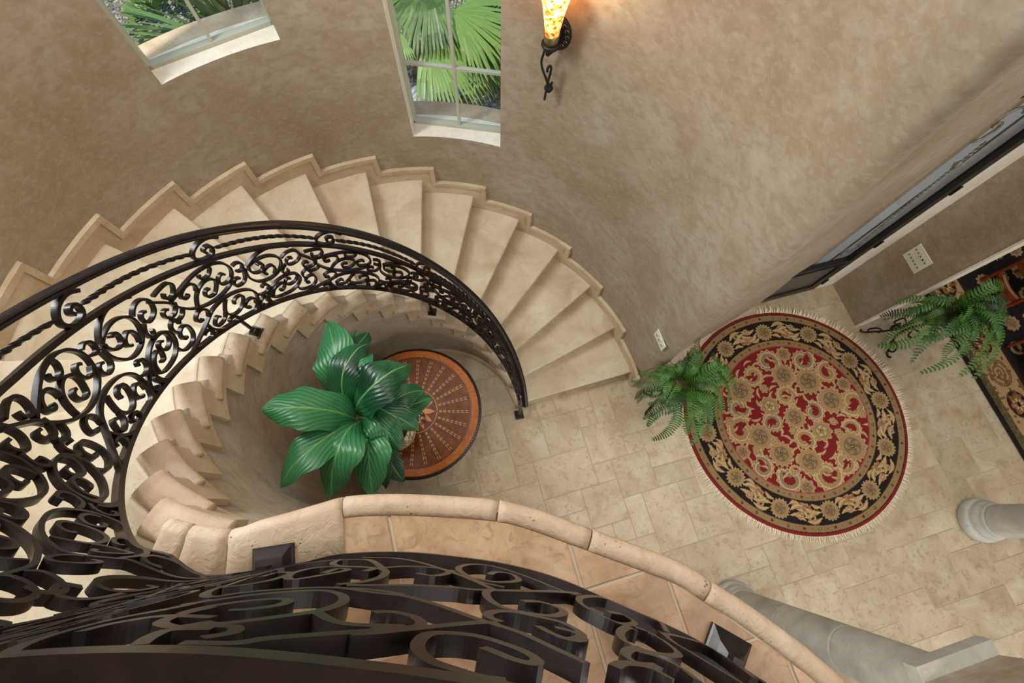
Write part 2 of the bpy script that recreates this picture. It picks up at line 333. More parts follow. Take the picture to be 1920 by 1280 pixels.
# ================================================================== STAIRCASE
RC0 = RI+0.105
stair = empty('staircase', (CX, CY, 0)); tag(stair, 'curved travertine staircase winding up the round wall', 'staircase')
for j in range(1, NST+1):
    z = j*R_; kb = 1.24
    if j < NST:
        # tread with a rounded front and inner end
        prof = [(-0.030,0.0),(-0.012,0.003),(-0.003,0.010),(0.0,0.020),(-0.004,0.031),(-0.013,0.037),(-0.030,0.040)]
        b = MB(); rings = []
        ins = [(0.0,0.040),(0.0,0.040)]
        def loop(dz, inset):
            L = [cyl(j+inset/0.176*0.9, RC0+inset, z-dz)]
            nseg = 6
            L += [cyl(j+(inset/(RI+ (RW-RI)*q/nseg)/DT), RC0+inset+(RW-0.006-RC0-inset)*q/nseg, z-dz) for q in range(1, nseg+1)]
            L += [cyl(j+1.10+0.14*(1-q/nseg), RC0+inset+(RW-0.006-RC0-inset)*q/nseg, z-dz) for q in range(nseg, -1, -1)]
            L += [cyl(j+1.24*q/5, RC0+inset, z-dz) for q in (4,3,2,1)]
            return L
        lay = [(0.0,0.016),(0.003,0.006),(0.010,0.0015),(0.020,0.0),(0.031,0.002),(0.040,0.010)]
        b.loft([loop(d,i) for d,i in lay]); tread_o = adopt(b.obj('tread', M['tread'], None, False), stair)
        cap = [(0.1035,0.0),(0.09,0.003),(0.055,0.004),(0.034,0.001),(0.016,-0.008),(0.005,-0.021),(0.0,-0.036),(0.004,-0.048),(0.012,-0.054),(0.1035,-0.054)]
        b = MB(); rr = []
        for kk, sh in ((j-0.01,0.62),(j+0.015,0.86),(j+0.06,0.97),(j+0.14,1.0),(j+0.45,1.0),(j+0.85,1.0),(j+1.2,1.0),(j+1.24,0.9)):
            rr.append([cyl(kk if q < 0.05 else kk, RI+(q if q > 0.09 else q+(1-sh)*0.012), z-0.027+(dz+0.027)*(sh if dz > -0.03 else 1.0)) for q, dz in cap])
        b.loft(rr); subpart(b.obj('tread_end', M['nose'], None, True), tread_o)
    # riser
    kr = lambda R: j + 0.028/(R*DT)
    b = MB(); b.quadbox([cyl(kr(RI+.03), RI+.03, z-R_), cyl(kr(RW), RW-.004, z-R_), cyl(kr(RW), RW-.004, z-.04), cyl(kr(RI+.03), RI+.03, z-.04)],
                        [cyl(kr(RI+.03)+.12, RI+.03, z-R_), cyl(kr(RW)+.05, RW-.004, z-R_), cyl(kr(RW)+.05, RW-.004, z-.04), cyl(kr(RI+.03)+.12, RI+.03, z-.04)])
    adopt(b.obj('riser', M['tread']), stair)
    # outer stepped skirting: curved panel with a moulded cap along top and front
    if j < NST:
        k0, k1 = j-0.25, j+0.75
        b = arcslab(k0, k1, RW-0.020, RW-0.001, z-0.35 if j > 1 else 0.0, z+0.153, 5)
        skp = adopt(b.obj('skirting_panel', M['skirt']), stair)
        b = arcslab(k0-0.012, k1-0.012, RW-0.034, RW-0.001, z+0.118, z+0.156, 5)
        c2 = arcslab(k0-0.014, k0+0.075, RW-0.034, RW-0.001, max(0.0, z-R_+0.118), z+0.1175, 1)
        n = len(b.V); b.V += c2.V; b.F += [tuple(i+n for i in f) for f in c2.F]
        subpart(b.obj('skirting_cap', M['skirt']), skp)
    # inner stepped facing: hangs below the tread end, its lower edge stepped
    zt = z-0.038; zb = max(0.0, z-0.30); zc = max(0.0, z-0.113)
    b = arcslab(j+0.04, j+0.75, RI+0.022, RI+0.058, zb, zt, 4)
    c2 = arcslab(j+0.75, j+1.06, RI+0.022, RI+0.058, zc, zt, 2); n = len(b.V); b.V += c2.V; b.F += [tuple(i+n for i in f) for f in c2.F]
    if j <= 1: c3 = arcslab(j-0.0, j+0.04, RI+0.022, RI+0.058, 0, zt, 1); n = len(b.V); b.V += c3.V; b.F += [tuple(i+n for i in f) for f in c3.F]
    if j < NST: adopt(b.obj('stringer_facing', M['skirt']), stair)
    b = arcslab(j+0.02, j+0.3, RI+0.024, RI+0.058, max(0.0, z-R_), z-0.038, 1); adopt(b.obj('stringer_end', M['skirt']), stair)
# first-step end block + core under the treads so that no light leaks
for j in range(1, NST):
    b = arcslab(j+0.1, j+1.12, RI+0.05, RW, 0.0 if j < 4 else j*R_-0.5, j*R_-0.04, 4); adopt(b.obj('step_core', M['tread']), stair)
# inner plaster wall below the stair and round the well
b = MB(); rings = []
for i in range(0, 85):
    k = 1.1 + (22.6-1.1)*i/84; zt = min(max(k*R_-0.12, 0.02), ZL-0.15)
    rings.append([cyl(k, RI+0.047, 0), cyl(k, RI+0.12, 0), cyl(k, RI+0.12, zt), cyl(k, RI+0.047, zt)])
b.loft(rings); well = b.obj('wall_well', M['plaster'], None, True); struct(well, 'round plaster wall of the stair well below the steps')
b = MB(); b.loft([[cyl(k, RI+0.030, 0), cyl(k, RI+0.05, 0), cyl(k, RI+0.05, 0.12), cyl(k, RI+0.038, 0.12), cyl(k, RI+0.030, 0.10)] for k in [1.75+0.25*i for i in range(85)]])
struct(b.obj('baseboard_well', M['skirt'], None), 'low curved stone baseboard at the foot of the stair well')
# ================================================================== LANDING
EDGE = [(-0.794,-0.02),(-0.734,-0.035),(-0.642,-0.045),(-0.58,-0.025),(-0.512,-0.007),(-0.443,0.013),(-0.383,0.029),(-0.294,0.035),(-0.169,0.033),(0.001,0.021),(0.106,-0.004),(0.23,-0.047),(0.35,-0.088),(0.448,-0.124),(0.508,-0.162),(0.583,-0.207),(0.668,-0.267),(0.727,-0.312),(0.797,-0.376),(0.90,-0.49),(0.99,-0.63),(1.06,-0.80),(1.10,-1.0)]
EC = smooth_curve(EDGE, 4)
ET = np.gradient(EC, axis=0); ET /= np.linalg.norm(ET, axis=1)[:,None]; EN = np.stack([ET[:,1], -ET[:,0]], 1)    # points to landing side
EIN = EC + EN*0.05
o1 = cyl(20.2, RW, 0); 
slab_pts = [tuple(p) for p in (EC+EN*0.03)] + [(1.6,-1.15),(1.6,-4.0),(-1.5,-4.0),(o1.x, o1.y)] 
landing = flat_poly('floor_landing', slab_pts, ZL-0.30, ZL-0.006, M['plaster']); struct(landing, 'upper landing with stone edge above the hall')
LG = mesh_obj('landing_bed', [(p[0],p[1],ZL-0.0055) for p in slab_pts], [tuple(range(len(slab_pts)))], M['grout'], landing)
def clip_poly(P, q, n):                                    # keep side where (p-q).n >= 0
    out = []
    for i in range(len(P)):
        a, c = P[i], P[(i+1)%len(P)]; da = (a-q).dot(n); dc = (c-q).dot(n)
        if da >= 0: out.append(a)
        if da*dc < 0: out.append(a + (c-a)*(da/(da-dc)))
    return out
def landing_tile(u0, u1, v0, v1, g=0.004):
    P = [TO+TA*u+TB*v for u, v in ((u0+g,v0+g),(u1-g,v0+g),(u1-g,v1-g),(u0+g,v1-g))]
    for i in range(0, len(EIN), 2):
        q = Vector(EIN[i]); 
        if i >= 20 and min((p-q).length for p in P) < 0.7: P = clip_poly(P, q, Vector(EN[i]))
        if len(P) < 3: return
    ch = 0.003; cen = sum(P, Vector((0,0)))/len(P)
    b = MB(); sh = [p + (cen-p).normalized()*ch for p in P]
    b.loft([[(p.x,p.y,ZL-0.0055) for p in P], [(p.x,p.y,ZL-0.002) for p in P], [(p.x,p.y,ZL) for p in sh]])
    b.obj('tile', M['ltile'], landing)
U = 0.2025; u_, v_ = -1.277, -0.379
for (a,c,d,e) in [(0,2,0,3),(2,3,0,3),(2,3,-2,0),(3,4,-1,2),(4,6,-3,0),(4,6,0,2),(3,4,-2,-1),(0,2,-2,0),(-1,0,0,3),(-1,0,-2,0),(-3,-1,0,2),(-3,-1,-2,0),(2,4,-4,-2),(0,2,-5,-2),(-3,0,-5,-2),(4,7,-5,-3),(6,8,-3,-1),(2,4,-6,-4)]:
    landing_tile(u_+a*U, u_+c*U, v_+d*U, v_+e*U)
# rounded edging stones
ccum = np.concatenate([[0], np.cumsum(np.linalg.norm(np.diff(EC,axis=0),axis=1))])
def near_s(x): i = int(np.argmin(np.abs(EC[:,0]-x))); return ccum[i]
cuts = [0.0, near_s(-0.737), near_s(-0.64), near_s(-0.383), near_s(-0.01), near_s(0.222), near_s(0.508), near_s(0.80), ccum[-1]]
def at_s(s): 
    x = np.interp(s, ccum, EC[:,0]); y = np.interp(s, ccum, EC[:,1]); nx = np.interp(s, ccum, EN[:,0]); ny = np.interp(s, ccum, EN[:,1]); return Vector((x,y)), Vector((nx,ny)).normalized()
for s0, s1 in zip(cuts, cuts[1:]):
    rr = []; ns = max(4, int((s1-s0)/0.02))
    wide = 0.16 if s1 < cuts[4] else 0.05
    for i in range(ns+1):
        p, n = at_s(s0+0.002+(s1-s0-0.004)*i/ns)
        sec = [(wide,-0.005),(0.040,0.0),(0.027,0.004),(0.014,0.001),(0.004,-0.009),(0.0,-0.024),(0.004,-0.038),(0.014,-0.047),(0.03,-0.05),(wide,-0.05)]
        sec = [(a, c+0.006) for a, c in sec]
        rr.append([Vector((p.x+n.x*a, p.y+n.y*a, ZL+c)) for a, c in sec])
    b = MB(); b.loft(rr); b.obj('edging_stone', M['nose'], landing, True)
# ================================================================== OTHER WALLS (around and behind)
def wallbox(name, u0, u1, v0, v1, z0, z1, m, frame=True, lab=None):
    P = [(tf(u,v) if frame else Vector((u,v,0))) for u,v in ((u0,v0),(u1,v0),(u1,v1),(u0,v1))]
    o = flat_poly(name, [(p.x,p.y) for p in P], z0, z1, m); struct(o, lab); return o
wallbox('wall_vestibule', 3.33, 3.45, 0.64, 1.4, 0, ZT, M['plaster'], lab='short plaster wall beside the front door')
wallbox('trim_1', 3.325, 3.458, 0.622, 0.642, 0, ZT, M['trimpl'], lab='paler end face of the short wall')  # end face coloured paler than the wall itself
wallbox('wall_door', 1.9, 3.45, 1.30, 1.5, 3.05, ZT, M['plaster'], lab='plaster wall above the front door')
wallbox('trim_2', 3.095, 3.33, 1.175, 1.32, 0, 3.05, M['trimpl'], lab='pale casing between the front door and the wall')
wallbox('trim_3', 3.095, 3.33, 1.175, 1.32, 3.05, ZT, M['trimpl'], lab='pale plaster above the casing')
wallbox('wall_dining', 3.45, 8.0, 3.4, 3.6, 0, ZT, M['plaster'], lab='far wall of the dining room')
wallbox('wall_dining_side', 3.40, 3.45, 1.4, 3.5, 0, ZT, M['plaster'], lab='side wall of the dining room')
wallbox('wall_east', 9.0, 9.2, -4.4, 5.0, 0, ZT, M['plaster'], False, 'far wall of the hall')
wallbox('wall_south', -3.2, 9.2, -4.2, -4.0, 0, ZT, M['plaster'], False, 'rear wall of the hall and landing')
wallbox('wall_west', -3.0, -2.8, -4.2, 0.3, 0, 4.2, M['plaster'], False, 'side wall of the landing')
wallbox('wall_west_head', -3.0, -2.8, -4.2, 0.3, 6.9, ZT, M['plaster'], False, 'wall above the assumed landing windows')  # opening below is assumed, added out of view to light the right wall
for yy in (-4.1, -2.7, -1.3, 0.1): wallbox('trim_4', -2.95, -2.85, yy-0.06, yy+0.06, 4.2, 6.9, M['wframe'], False, 'mullion of the assumed landing windows')  # mullions added in the assumed, unseen opening
cpts = [(CX+2.28*math.cos(math.radians(a)), CY+2.28*math.sin(math.radians(a))) for a in range(22, 231, 8)]
cpts += [(-3.0,-0.6),(-3.0,-4.2),(9.2,-4.2)] + [tuple(tf(u,v).xy) for u, v in ((8.0,3.6),(3.4,3.6),(3.4,1.5),(2.2,1.5),(2.0,1.2))]
struct(flat_poly('ceiling', cpts, ZT, ZT+0.2, M['trimpl']), 'plain ceiling above the stair hall')
# ================================================================== COLUMNS
def column(u, v, label, top):
    root = empty('column', tf(u, v, 0)); tag(root, label, 'column', 'stone columns of the hall')
    b = MB(); b.lathe([(0.195,0),(0.205,0.02),(0.208,0.05),(0.203,0.09),(0.188,0.105),(0.178,0.11),(0.182,0.135),(0.180,0.16),(0.165,0.185),(0.158,0.20),(0.160,0.215),(0.152,0.235)], n=40); b.obj('base', M['column'], root, True)
    zs = [0.235, 0.95, 1.6, top-0.10]
    for z0, z1 in zip(zs, zs[1:]):
        b = MB(); ra = 0.148-0.006*z0/top; rb = 0.148-0.006*z1/top
        b.lathe([(ra-0.007,z0),(ra-0.006,z0+0.003),(ra,z0+0.008),(ra,z0+0.016),((ra+rb)/2,(z0+z1)/2),(rb,z1-0.016),(rb,z1-0.008),(rb-0.006,z1-0.003),(rb-0.007,z1)], n=40); b.obj('drum', M['column'], root, True)
    b = MB(); b.lathe([(0.142,top-0.10),(0.158,top-0.09),(0.166,top-0.075),(0.158,top-0.06),(0.150,top-0.055),(0.165,top-0.03),(0.178,top)], n=40); b.obj('capital', M['column'], root, True)
    b = MB(); b.box((0,0,top+0.04), 0.205, 0.205, 0.04, TROT); b.obj('abacus', M['column'], root)
    return root
column(0.86, -1.54, 'grey stone column rising beside the landing edge', 2.36)
column(3.50, -1.525, 'grey stone column past the round rug, running off the right', 2.36)
# arched beam over the columns
b = MB(); rings = []
uu = [0.66] + [0.86+0.20+ (3.50-0.86-0.40)*i/24 for i in range(25)] + [3.70]
for u in uu:
    if u <= 1.06 or u >= 3.30: zb = 2.44
    else:
        s = (u-1.06)/(2.24)*2-1; zb = 2.44+0.75*math.sqrt(max(0.0, 1-s*s))
    rings.append([tf(u,-1.69,zb), tf(u,-1.40,zb), tf(u,-1.40,3.5), tf(u,-1.69,3.5)])
b.loft(rings); struct(b.obj('wall_arcade', M['plaster']), 'plaster arch carried by the two stone columns')
# ================================================================== helpers: pixel rays against known surfaces
def ray(u, v): return CAMROT @ Vector(((u-960)/FPX, -(v-640)/FPX, -1.0))
def pxcyl(u, v, R):                                        # onto a vertical cylinder round the stair axis
    d = ray(u, v); A = d.x**2+d.y**2; B = -2*(d.x*CX+d.y*CY); C = CX*CX+CY*CY-R*R
    t = (-B+math.sqrt(max(0.0, B*B-4*A*C)))/(2*A); return Vector((0,0,HC))+d*t
def pxplane(u, v, q, n):
    d = ray(u, v); q = Vector(q); n = Vector(n); t = (q-Vector((0,0,HC))).dot(n)/d.dot(n); return Vector((0,0,HC))+d*t
def spl(pts, n=6): return [Vector(p) for p in smooth_curve([tuple(p) for p in pts], n)]
# ================================================================== FRONT DOOR (iron and glass)
M['bronze'] = mat('door_bronze', srgb(52,48,44), 0.4, 0.5); M['bronze_panel'] = mat('door_panel', srgb(92,88,80), 0.45, 0.3)
m = M['dglass'] = mat('door_glass', (0.3,0.3,0.3), 0.03); nt = m.node_tree; nt.nodes.remove(bsdf(m))
tr = N(m,'ShaderNodeBsdfTransparent'); tr.inputs[0].default_value = (0.97,0.97,0.95,1); gl = N(m,'ShaderNodeBsdfGlossy'); gl.inputs['Roughness'].default_value = 0.03
mx = N(m,'ShaderNodeMixShader'); mx.inputs[0].default_value = 0.13; LK(m, tr.outputs[0], mx.inputs[1]); LK(m, gl.outputs[0], mx.inputs[2]); LK(m, mx.outputs[0], nt.nodes['Material Output'].inputs[0])
DV = 1.20; dn = Vector((TB.x, TB.y, 0)); da = Vector((TA.x, TA.y, 0))
door = empty('door_1', tf(2.6, DV, 0)); struct(door, 'dark iron and glass front door beside the round rug')
def dbar(name, u0, z0, u1, z1, w, d, m, off=0.0):
    b = MB(); bar(b, tf(u0, DV+off, z0), tf(u1, DV+off, z1), w, d, dn); return adopt(b.obj(name, m), door)
hst = dbar('stile', 3.045, 0.0, 3.045, 3.0, 0.09, 0.05, M['bronze']); dbar('stile', 2.13, 0.0, 2.13, 3.0, 0.09, 0.05, M['bronze'])
dbar('bottom_rail', 2.17, 0.055, 3.0, 0.055, 0.11, 0.05, M['bronze']); dbar('lock_rail', 2.17, 0.70, 3.0, 0.70, 0.05, 0.05, M['bronze']); dbar('top_rail', 2.17, 2.96, 3.0, 2.96, 0.1, 0.05, M['bronze'])
dbar('kick_panel', 2.17, 0.39, 3.0, 0.39, 0.56, 0.02, M['bronze_panel'])
for z0 in (0.13, 0.655): dbar('panel_bead', 2.2, z0, 2.97, z0, 0.018, 0.04, M['bronze'], -0.012)
dbar('panel_bead', 2.97, 0.13, 2.97, 0.655, 0.018, 0.04, M['bronze'], -0.012); dbar('glazing_bead', 2.985, 0.725, 2.985, 2.9, 0.02, 0.035, M['bronze'], -0.02)
b = MB(); b.V = [tf(2.17,DV,0.725), tf(3.0,DV,0.725), tf(3.0,DV,2.91), tf(2.17,DV,2.91)]; b.F = [(0,1,2,3)]; adopt(b.obj('pane', M['dglass']), door)
M['black'] = mat('black_steel', srgb(22,20,20), 0.5, 0.2)
for z in (0.19, 1.0, 1.83, 2.6):
    b = MB(); bar(b, tf(3.095, DV-0.025, z-0.055), tf(3.095, DV-0.025, z+0.055), 0.022, 0.022, dn); subpart(b.obj('hinge', M['black']), hst)
M['pewter'] = mat('pewter_iron', srgb(150,142,128), 0.4, 0.5)
rings = []
for t in np.linspace(0, 1, 80):
    q = tf(2.93-0.15*t, DV+0.03, 0.95+1.45*t); an = t*52
    rings.append([q + (da*math.cos(an+PI/2*e)+dn*math.sin(an+PI/2*e))*0.010 for e in range(4)])
b = MB(); b.loft(rings); adopt(b.obj('twisted_bar', M['pewter']), door)
b = MB(); b.lathe([(0.004,-0.06),(0.02,-0.01),(0.026,0.0),(0.012,0.03),(0.004,0.07)], tf(2.80, DV+0.03, 2.16), 12); adopt(b.obj('collar', M['pewter'], None, True), door)
for k, (uc, zc, r0) in enumerate(((2.66,2.55,0.13),(2.90,0.86,0.08))):
    P = [tf(uc+r0*(1-a/9.5)*math.cos(a+0.6), DV+0.03, zc+1.5*r0*(1-a/9.5)*math.sin(a+0.6)) for a in np.linspace(0, 8.2, 40)]
    b = MB(); b.tube(P, 0.010, 6); adopt(b.obj('iron_scroll', M['pewter'], None, True), door)
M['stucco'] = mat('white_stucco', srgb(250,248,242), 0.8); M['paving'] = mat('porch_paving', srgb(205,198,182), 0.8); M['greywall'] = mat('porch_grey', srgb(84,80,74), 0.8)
struct(flat_poly('porch_floor', [tuple(tf(u,v).xy) for u,v in ((1.2,1.33),(3.46,1.33),(3.46,4.4),(1.2,4.4))], -0.2, -0.02, M['paving']), 'sunlit paving outside the front door')
wallbox('wall_porch', 3.30, 3.39, 1.33, 1.41, 0, 3.4, M['greywall'], lab='dark grey pier added outside the front door for the shade in its glass')  # added; its dark grey stands for shade behind the glass
wallbox('wall_porch_side', 3.30, 3.395, 1.41, 4.4, 0, 3.4, M['stucco'], lab='white wall added outside the front door for the bright strip in its glass')  # added; its white stands for sunlit ground behind the glass
# ================================================================== GARDEN outside the windows
m = M['gravel'] = mat('gravel', (0.3,0.3,0.3), 0.9)
co = coords(m); v = N(m,'ShaderNodeTexVoronoi'); v.inputs['Scale'].default_value = 34; LK(m, co, v.inputs['Vector'])
LK(m, ramp(m, v.outputs['Color'], [(0.1, srgb(52,48,46)), (0.5, srgb(120,112,104)), (0.9, srgb(190,184,172))]).outputs[0], bsdf(m).inputs['Base Color']); bump(m, v.outputs['Distance'], 0.8, 0.02)
gp = [(CX+2.31*math.cos(math.radians(a)), CY+2.31*math.sin(math.radians(a))) for a in range(40, 181, 7)]
struct(flat_poly('garden_ground', [(9,3.9),(9,12),(-9,12),(-9,0.6)]+gp[::-1]+[(1.6,3.9)], -0.3, -0.05, M['gravel']), 'gravel garden bed outside the windows')
def foliage(name, a, b_, rough=0.45):
    m = mat(name, rough=rough); oi = N(m,'ShaderNodeObjectInfo'); g = N(m,'ShaderNodeNewGeometry'); n = noise(m, g.outputs['Position'], 7, 3)
    ad = N(m,'ShaderNodeMath', operation='ADD'); LK(m, oi.outputs['Random'], ad.inputs[0]); LK(m, n.outputs[0], ad.inputs[1])
    LK(m, ramp(m, ad.outputs[0], [(0.4, a), (1.2/1.3, b_)]).outputs[0], bsdf(m).inputs['Base Color'])
    return m
M['palm'] = foliage('palm_leaf', srgb(48,80,30), srgb(112,142,70)); M['strap'] = foliage('strap_leaf', srgb(40,76,28), srgb(112,146,78)); M['shrub'] = foliage('shrub_leaf', srgb(56,80,28), srgb(150,165,60))
M['stem'] = mat('brown_stem', srgb(120,92,62), 0.8)
def fan_leaf(hub, direc, L, nseg=34, spread=2.15, droop=0.35, up=None):
    hub = Vector(hub); d = Vector(direc).normalized(); up = Vector(up or (0,0,1)); s = d.cross(up).normalized(); u = s.cross(d).normalized()
    b = MB()
    for i in range(nseg):
        a = (i/(nseg-1)-0.5)*2*spread/2; dd = d*math.cos(a)+s*math.sin(a); ss = d*(-math.sin(a))+s*math.cos(a)
        l = L*(1-0.22*abs(a/spread*2)**2)*random.uniform(0.92,1.06); w = L*spread/nseg*0.44
        n0 = len(b.V)
        for t, ww, fold in ((0.03,0.12,0.0),(0.35,0.95,0.05),(0.62,0.7,0.05),(0.82,0.42,0.03),(1.0,0.03,0.0)):
            dz = -droop*L*t**2.4*random.uniform(0.8,1.2); c = hub+dd*l*t*(1-0.12*t*t)+Vector((0,0,dz))
            b.V += [c-ss*w*ww*min(1,t*2.6+0.1), c-u*fold*w*1.2, c+ss*w*ww*min(1,t*2.6+0.1)]
        for q in range(4):
            i0 = n0+q*3; b.F += [(i0,i0+1,i0+4,i0+3),(i0+1,i0+2,i0+5,i0+4)]
    return b
def palm(loc, leaves, label, trunk_h):
    root = empty('fan_palm', loc); tag(root, label, 'palm')
    b = MB(); b.lathe([(0.10,0),(0.09,trunk_h*0.5),(0.07,trunk_h)], loc, 10); adopt(b.obj('trunk', M['stem'], None, True), root)
    for hub, d, L, dr in leaves:
        lf = adopt(fan_leaf(hub, d, L, droop=dr).obj('leaf', M['palm'], None, False, False), root)
        b = MB(); top = Vector(loc)+Vector((0,0,trunk_h)); mid = (top+Vector(hub))/2+Vector((0,0,0.08)); b.tube(spl([top, mid, Vector(hub)], 5), 0.012, 5); subpart(b.obj('petiole', M['palm'], None, True), lf)
    return root
def dirp(a, b_): return (Vector(b_)-Vector(a))
P1 = px(735,25,1.25)
LV = []
for (hx,hy,hz),(tx,ty,tz),L,dr in [((800,70,1.25),(905,150,1.15),0.95,0.25), ((850,20,1.4),(1000,60,1.35),0.95,0.3), ((740,50,1.35),(700,100,1.35),0.6,0.2), ((800,-30,1.5),(760,60,1.45),0.9,0.35),
                          ((875,70,0.95),(960,170,0.9),0.8,0.3), ((905,-20,1.2),(980,40,1.2),0.9,0.3), ((770,-40,1.15),(770,30,1.1),0.6,0.25)]:
    h = px(hx,hy,hz); LV.append((h, dirp(h, px(tx,ty,tz)), L, dr))
palm(Vector((P1.x+0.05, P1.y+0.6, -0.05)), LV, 'green fan palm outside the window next to the sconce', 0.9)
LV = []
for (hx,hy,hz),(tx,ty,tz),L,dr in [((690,-60,1.2),(760,20,1.1),0.9,0.3), ((900,-120,1.3),(930,-20,1.2),1.0,0.3)]:
    h = px(hx,hy,hz); LV.append((h, dirp(h, px(tx,ty,tz)), L, dr))
palm(Vector((-0.9, 8.0, -0.05)), LV, 'fan palm farther back behind the first palm', 0.8)
def strap_plant(basep, specs, label):
    root = empty('strap_leaf_plant', basep); tag(root, label, 'plant', 'strap leaf plants outside the upper window')
    for tip, w, arch in specs:
        P0 = Vector(basep)+Vector((random.uniform(-.06,.06), random.uniform(-.06,.06), 0.0)); tip = Vector(tip); mid = (P0+tip)/2+Vector((0,0,arch)); C = spl([P0, mid, tip], 7)
        sd = (tip-P0).cross(Vector((0,0,1))).normalized(); b = MB()
        for i, c in enumerate(C):
            t = i/(len(C)-1); ww = w*min(1, 0.45+t*2)*(1-t**3.5); b.V += [c-sd*ww, c-Vector((0,0,ww*0.35)), c+sd*ww]
        for i in range(len(C)-1): b.F += [(3*i,3*i+1,3*i+4,3*i+3),(3*i+1,3*i+2,3*i+5,3*i+4)]
        adopt(b.obj('leaf', M['strap'], None, True, False), root)
B1 = px(455,50,1.55); B1 = Vector((B1.x, B1.y, 1.3))
sp = []
for (tx,ty,tz,w) in [(215,20,2.0,.05),(205,45,1.9,.04),(240,70,1.75,.04),(250,5,2.2,.055),(290,-20,2.3,.055),(330,-25,2.4,.06),(370,-40,2.4,.06),(415,-60,2.4,.065),(440,-80,2.5,.065),(280,90,1.6,.04),(230,95,1.6,.035),(310,30,2.1,.05),(480,-60,2.3,.055),(350,60,1.9,.045),(260,40,2.0,.045),(300,10,2.15,.05),(340,10,2.2,.05),(390,-10,2.2,.055),(225,60,1.85,.04),(270,60,1.9,.04),(460,-30,2.2,.05),(500,-40,2.2,.05),(190,0,2.1,.045)]:
    sp.append((px(tx,ty,tz), w, 0.12))
strap_plant(Vector((B1.x,B1.y,1.1)), sp, 'long strap leaves spreading just outside the upper window')
B2 = px(380,-40,0.6); sp = []
for a in range(16):
    an = a*2.4; sp.append((Vector((B2.x+0.75*math.cos(an), B2.y+0.75*math.sin(an), 0.9+0.5*random.random())), 0.035, 0.2))
strap_plant(Vector((B2.x,B2.y,-0.05)), sp, 'strap leaf plant on the ground farther behind')
def bush(loc, r, label, n=160, m='shrub'):
    root = empty('shrub', loc); tag(root, label, 'shrub', 'low shrubs in the garden bed'); b = MB()
    for i in range(n):
        a = random.uniform(0,2*PI); e = math.acos(random.uniform(0,1)); q = Vector(loc)+Vector((math.cos(a)*math.sin(e), math.sin(a)*math.sin(e), math.cos(e)*0.8))*r*random.uniform(0.6,1)
        d = (q-Vector(loc)).normalized(); s = d.cross(Vector((0,0,1))).normalized()*r*0.09; n0 = len(b.V); b.V += [q, q+s+d*r*0.12, q+d*r*0.28, q-s+d*r*0.12]; b.F.append((n0,n0+1,n0+2,n0+3))
    adopt(b.obj('foliage', M[m], None, False, False), root)
bush(px(735,95,0)+Vector((-0.5,0.4,-0.05)), 0.3, 'yellow green shrub behind the palm'); bush(px(930,190,0)+Vector((0,0,-0.05)), 0.35, 'dark small shrub low beside the window edge', 200, 'strap'); bush(px(260,90,0.0)+Vector((0.3,0.5,-0.05)), 0.5, 'green shrub below the upper window', 260, 'palm'); bush(px(500,10,0.0)+Vector((0.7,0.8,-0.05)), 0.5, 'leafy shrub farther back by the upper window', 260)
w0 = px(790,176,0.12); root = empty('garden_lamp', Vector((w0.x,w0.y,-0.05))); tag(root, 'white domed garden lamp on the gravel', 'lamp')
b = MB(); b.lathe([(0.03,-0.05),(0.03,0.06)], (w0.x,w0.y,0), 12); adopt(b.obj('stake', M['stucco'], None, True), root)
b = MB(); b.lathe([(0.17,0.06),(0.165,0.09),(0.13,0.15),(0.07,0.19),(0.005,0.20)], (w0.x,w0.y,0), 24); adopt(b.obj('dome', M['stucco'], None, True), root)
# ================================================================== RUGS: pile coloured vertex by vertex
def rugmat(name):
    m = mat(name, rough=0.95, spec=0.1); a = N(m,'ShaderNodeAttribute'); a.attribute_name = 'pile'; g = N(m,'ShaderNodeNewGeometry'); n = noise(m, g.outputs['Position'], 160, 2)
    LK(m, mixc(m, ramp(m, n.outputs[0], [(0.3,(0,0,0)),(0.8,(0.35,)*3)]).outputs[0], a.outputs['Color'], (0.10,0.07,0.05)), bsdf(m).inputs['Base Color']); bump(m, n.outputs[0], 0.35, 0.004); return m
M['rug'] = rugmat('rug_pile')
c_ = lambda *a: np.array(srgb(*a))
RED, BLK, TAN, CRM, GRY, DK, BRN, OLV = c_(122,20,26), c_(14,14,20), c_(170,138,92), c_(200,174,126), c_(148,126,94), c_(62,36,26), c_(118,88,54), c_(108,96,62)
def hashn(x, y): return np.modf(np.abs(np.sin(x*127.1+y*311.7)*43758.5453))[0]
def rosette(X, Y, C, c, R, n=9, style=0):
    dx, dy = X-c[0], Y-c[1]; m = (np.abs(dx) < R*1.25) & (np.abs(dy) < R*1.25)
    r = np.hypot(dx[m], dy[m])/R; a = np.arctan2(dy[m], dx[m]); col = C[m]; edge = 1+0.10*np.cos(n*a)
    k = r < edge*1.04; col[k] = CRM*0.9
    k = r < edge*0.96; st = 0.5+0.5*np.cos(3*n*a+9*r); col[k] = (TAN*(0.75+0.3*st[k,None]))
    k = (r < 0.62) & (r > 0.55); col[k] = BRN*1.1
    k = r < 0.55; col[k] = ((GRY if style else CRM)*0.95)*(0.85+0.25*np.cos(5*a[k]+7*r[k]))[:,None]
    k = (r < 0.34) & (np.cos(8*a) > 0.2); col[k] = BRN
    k = r < 0.13; col[k] = DK if style != 2 else RED
    k = r < 0.06; col[k] = CRM
    C[m] = col
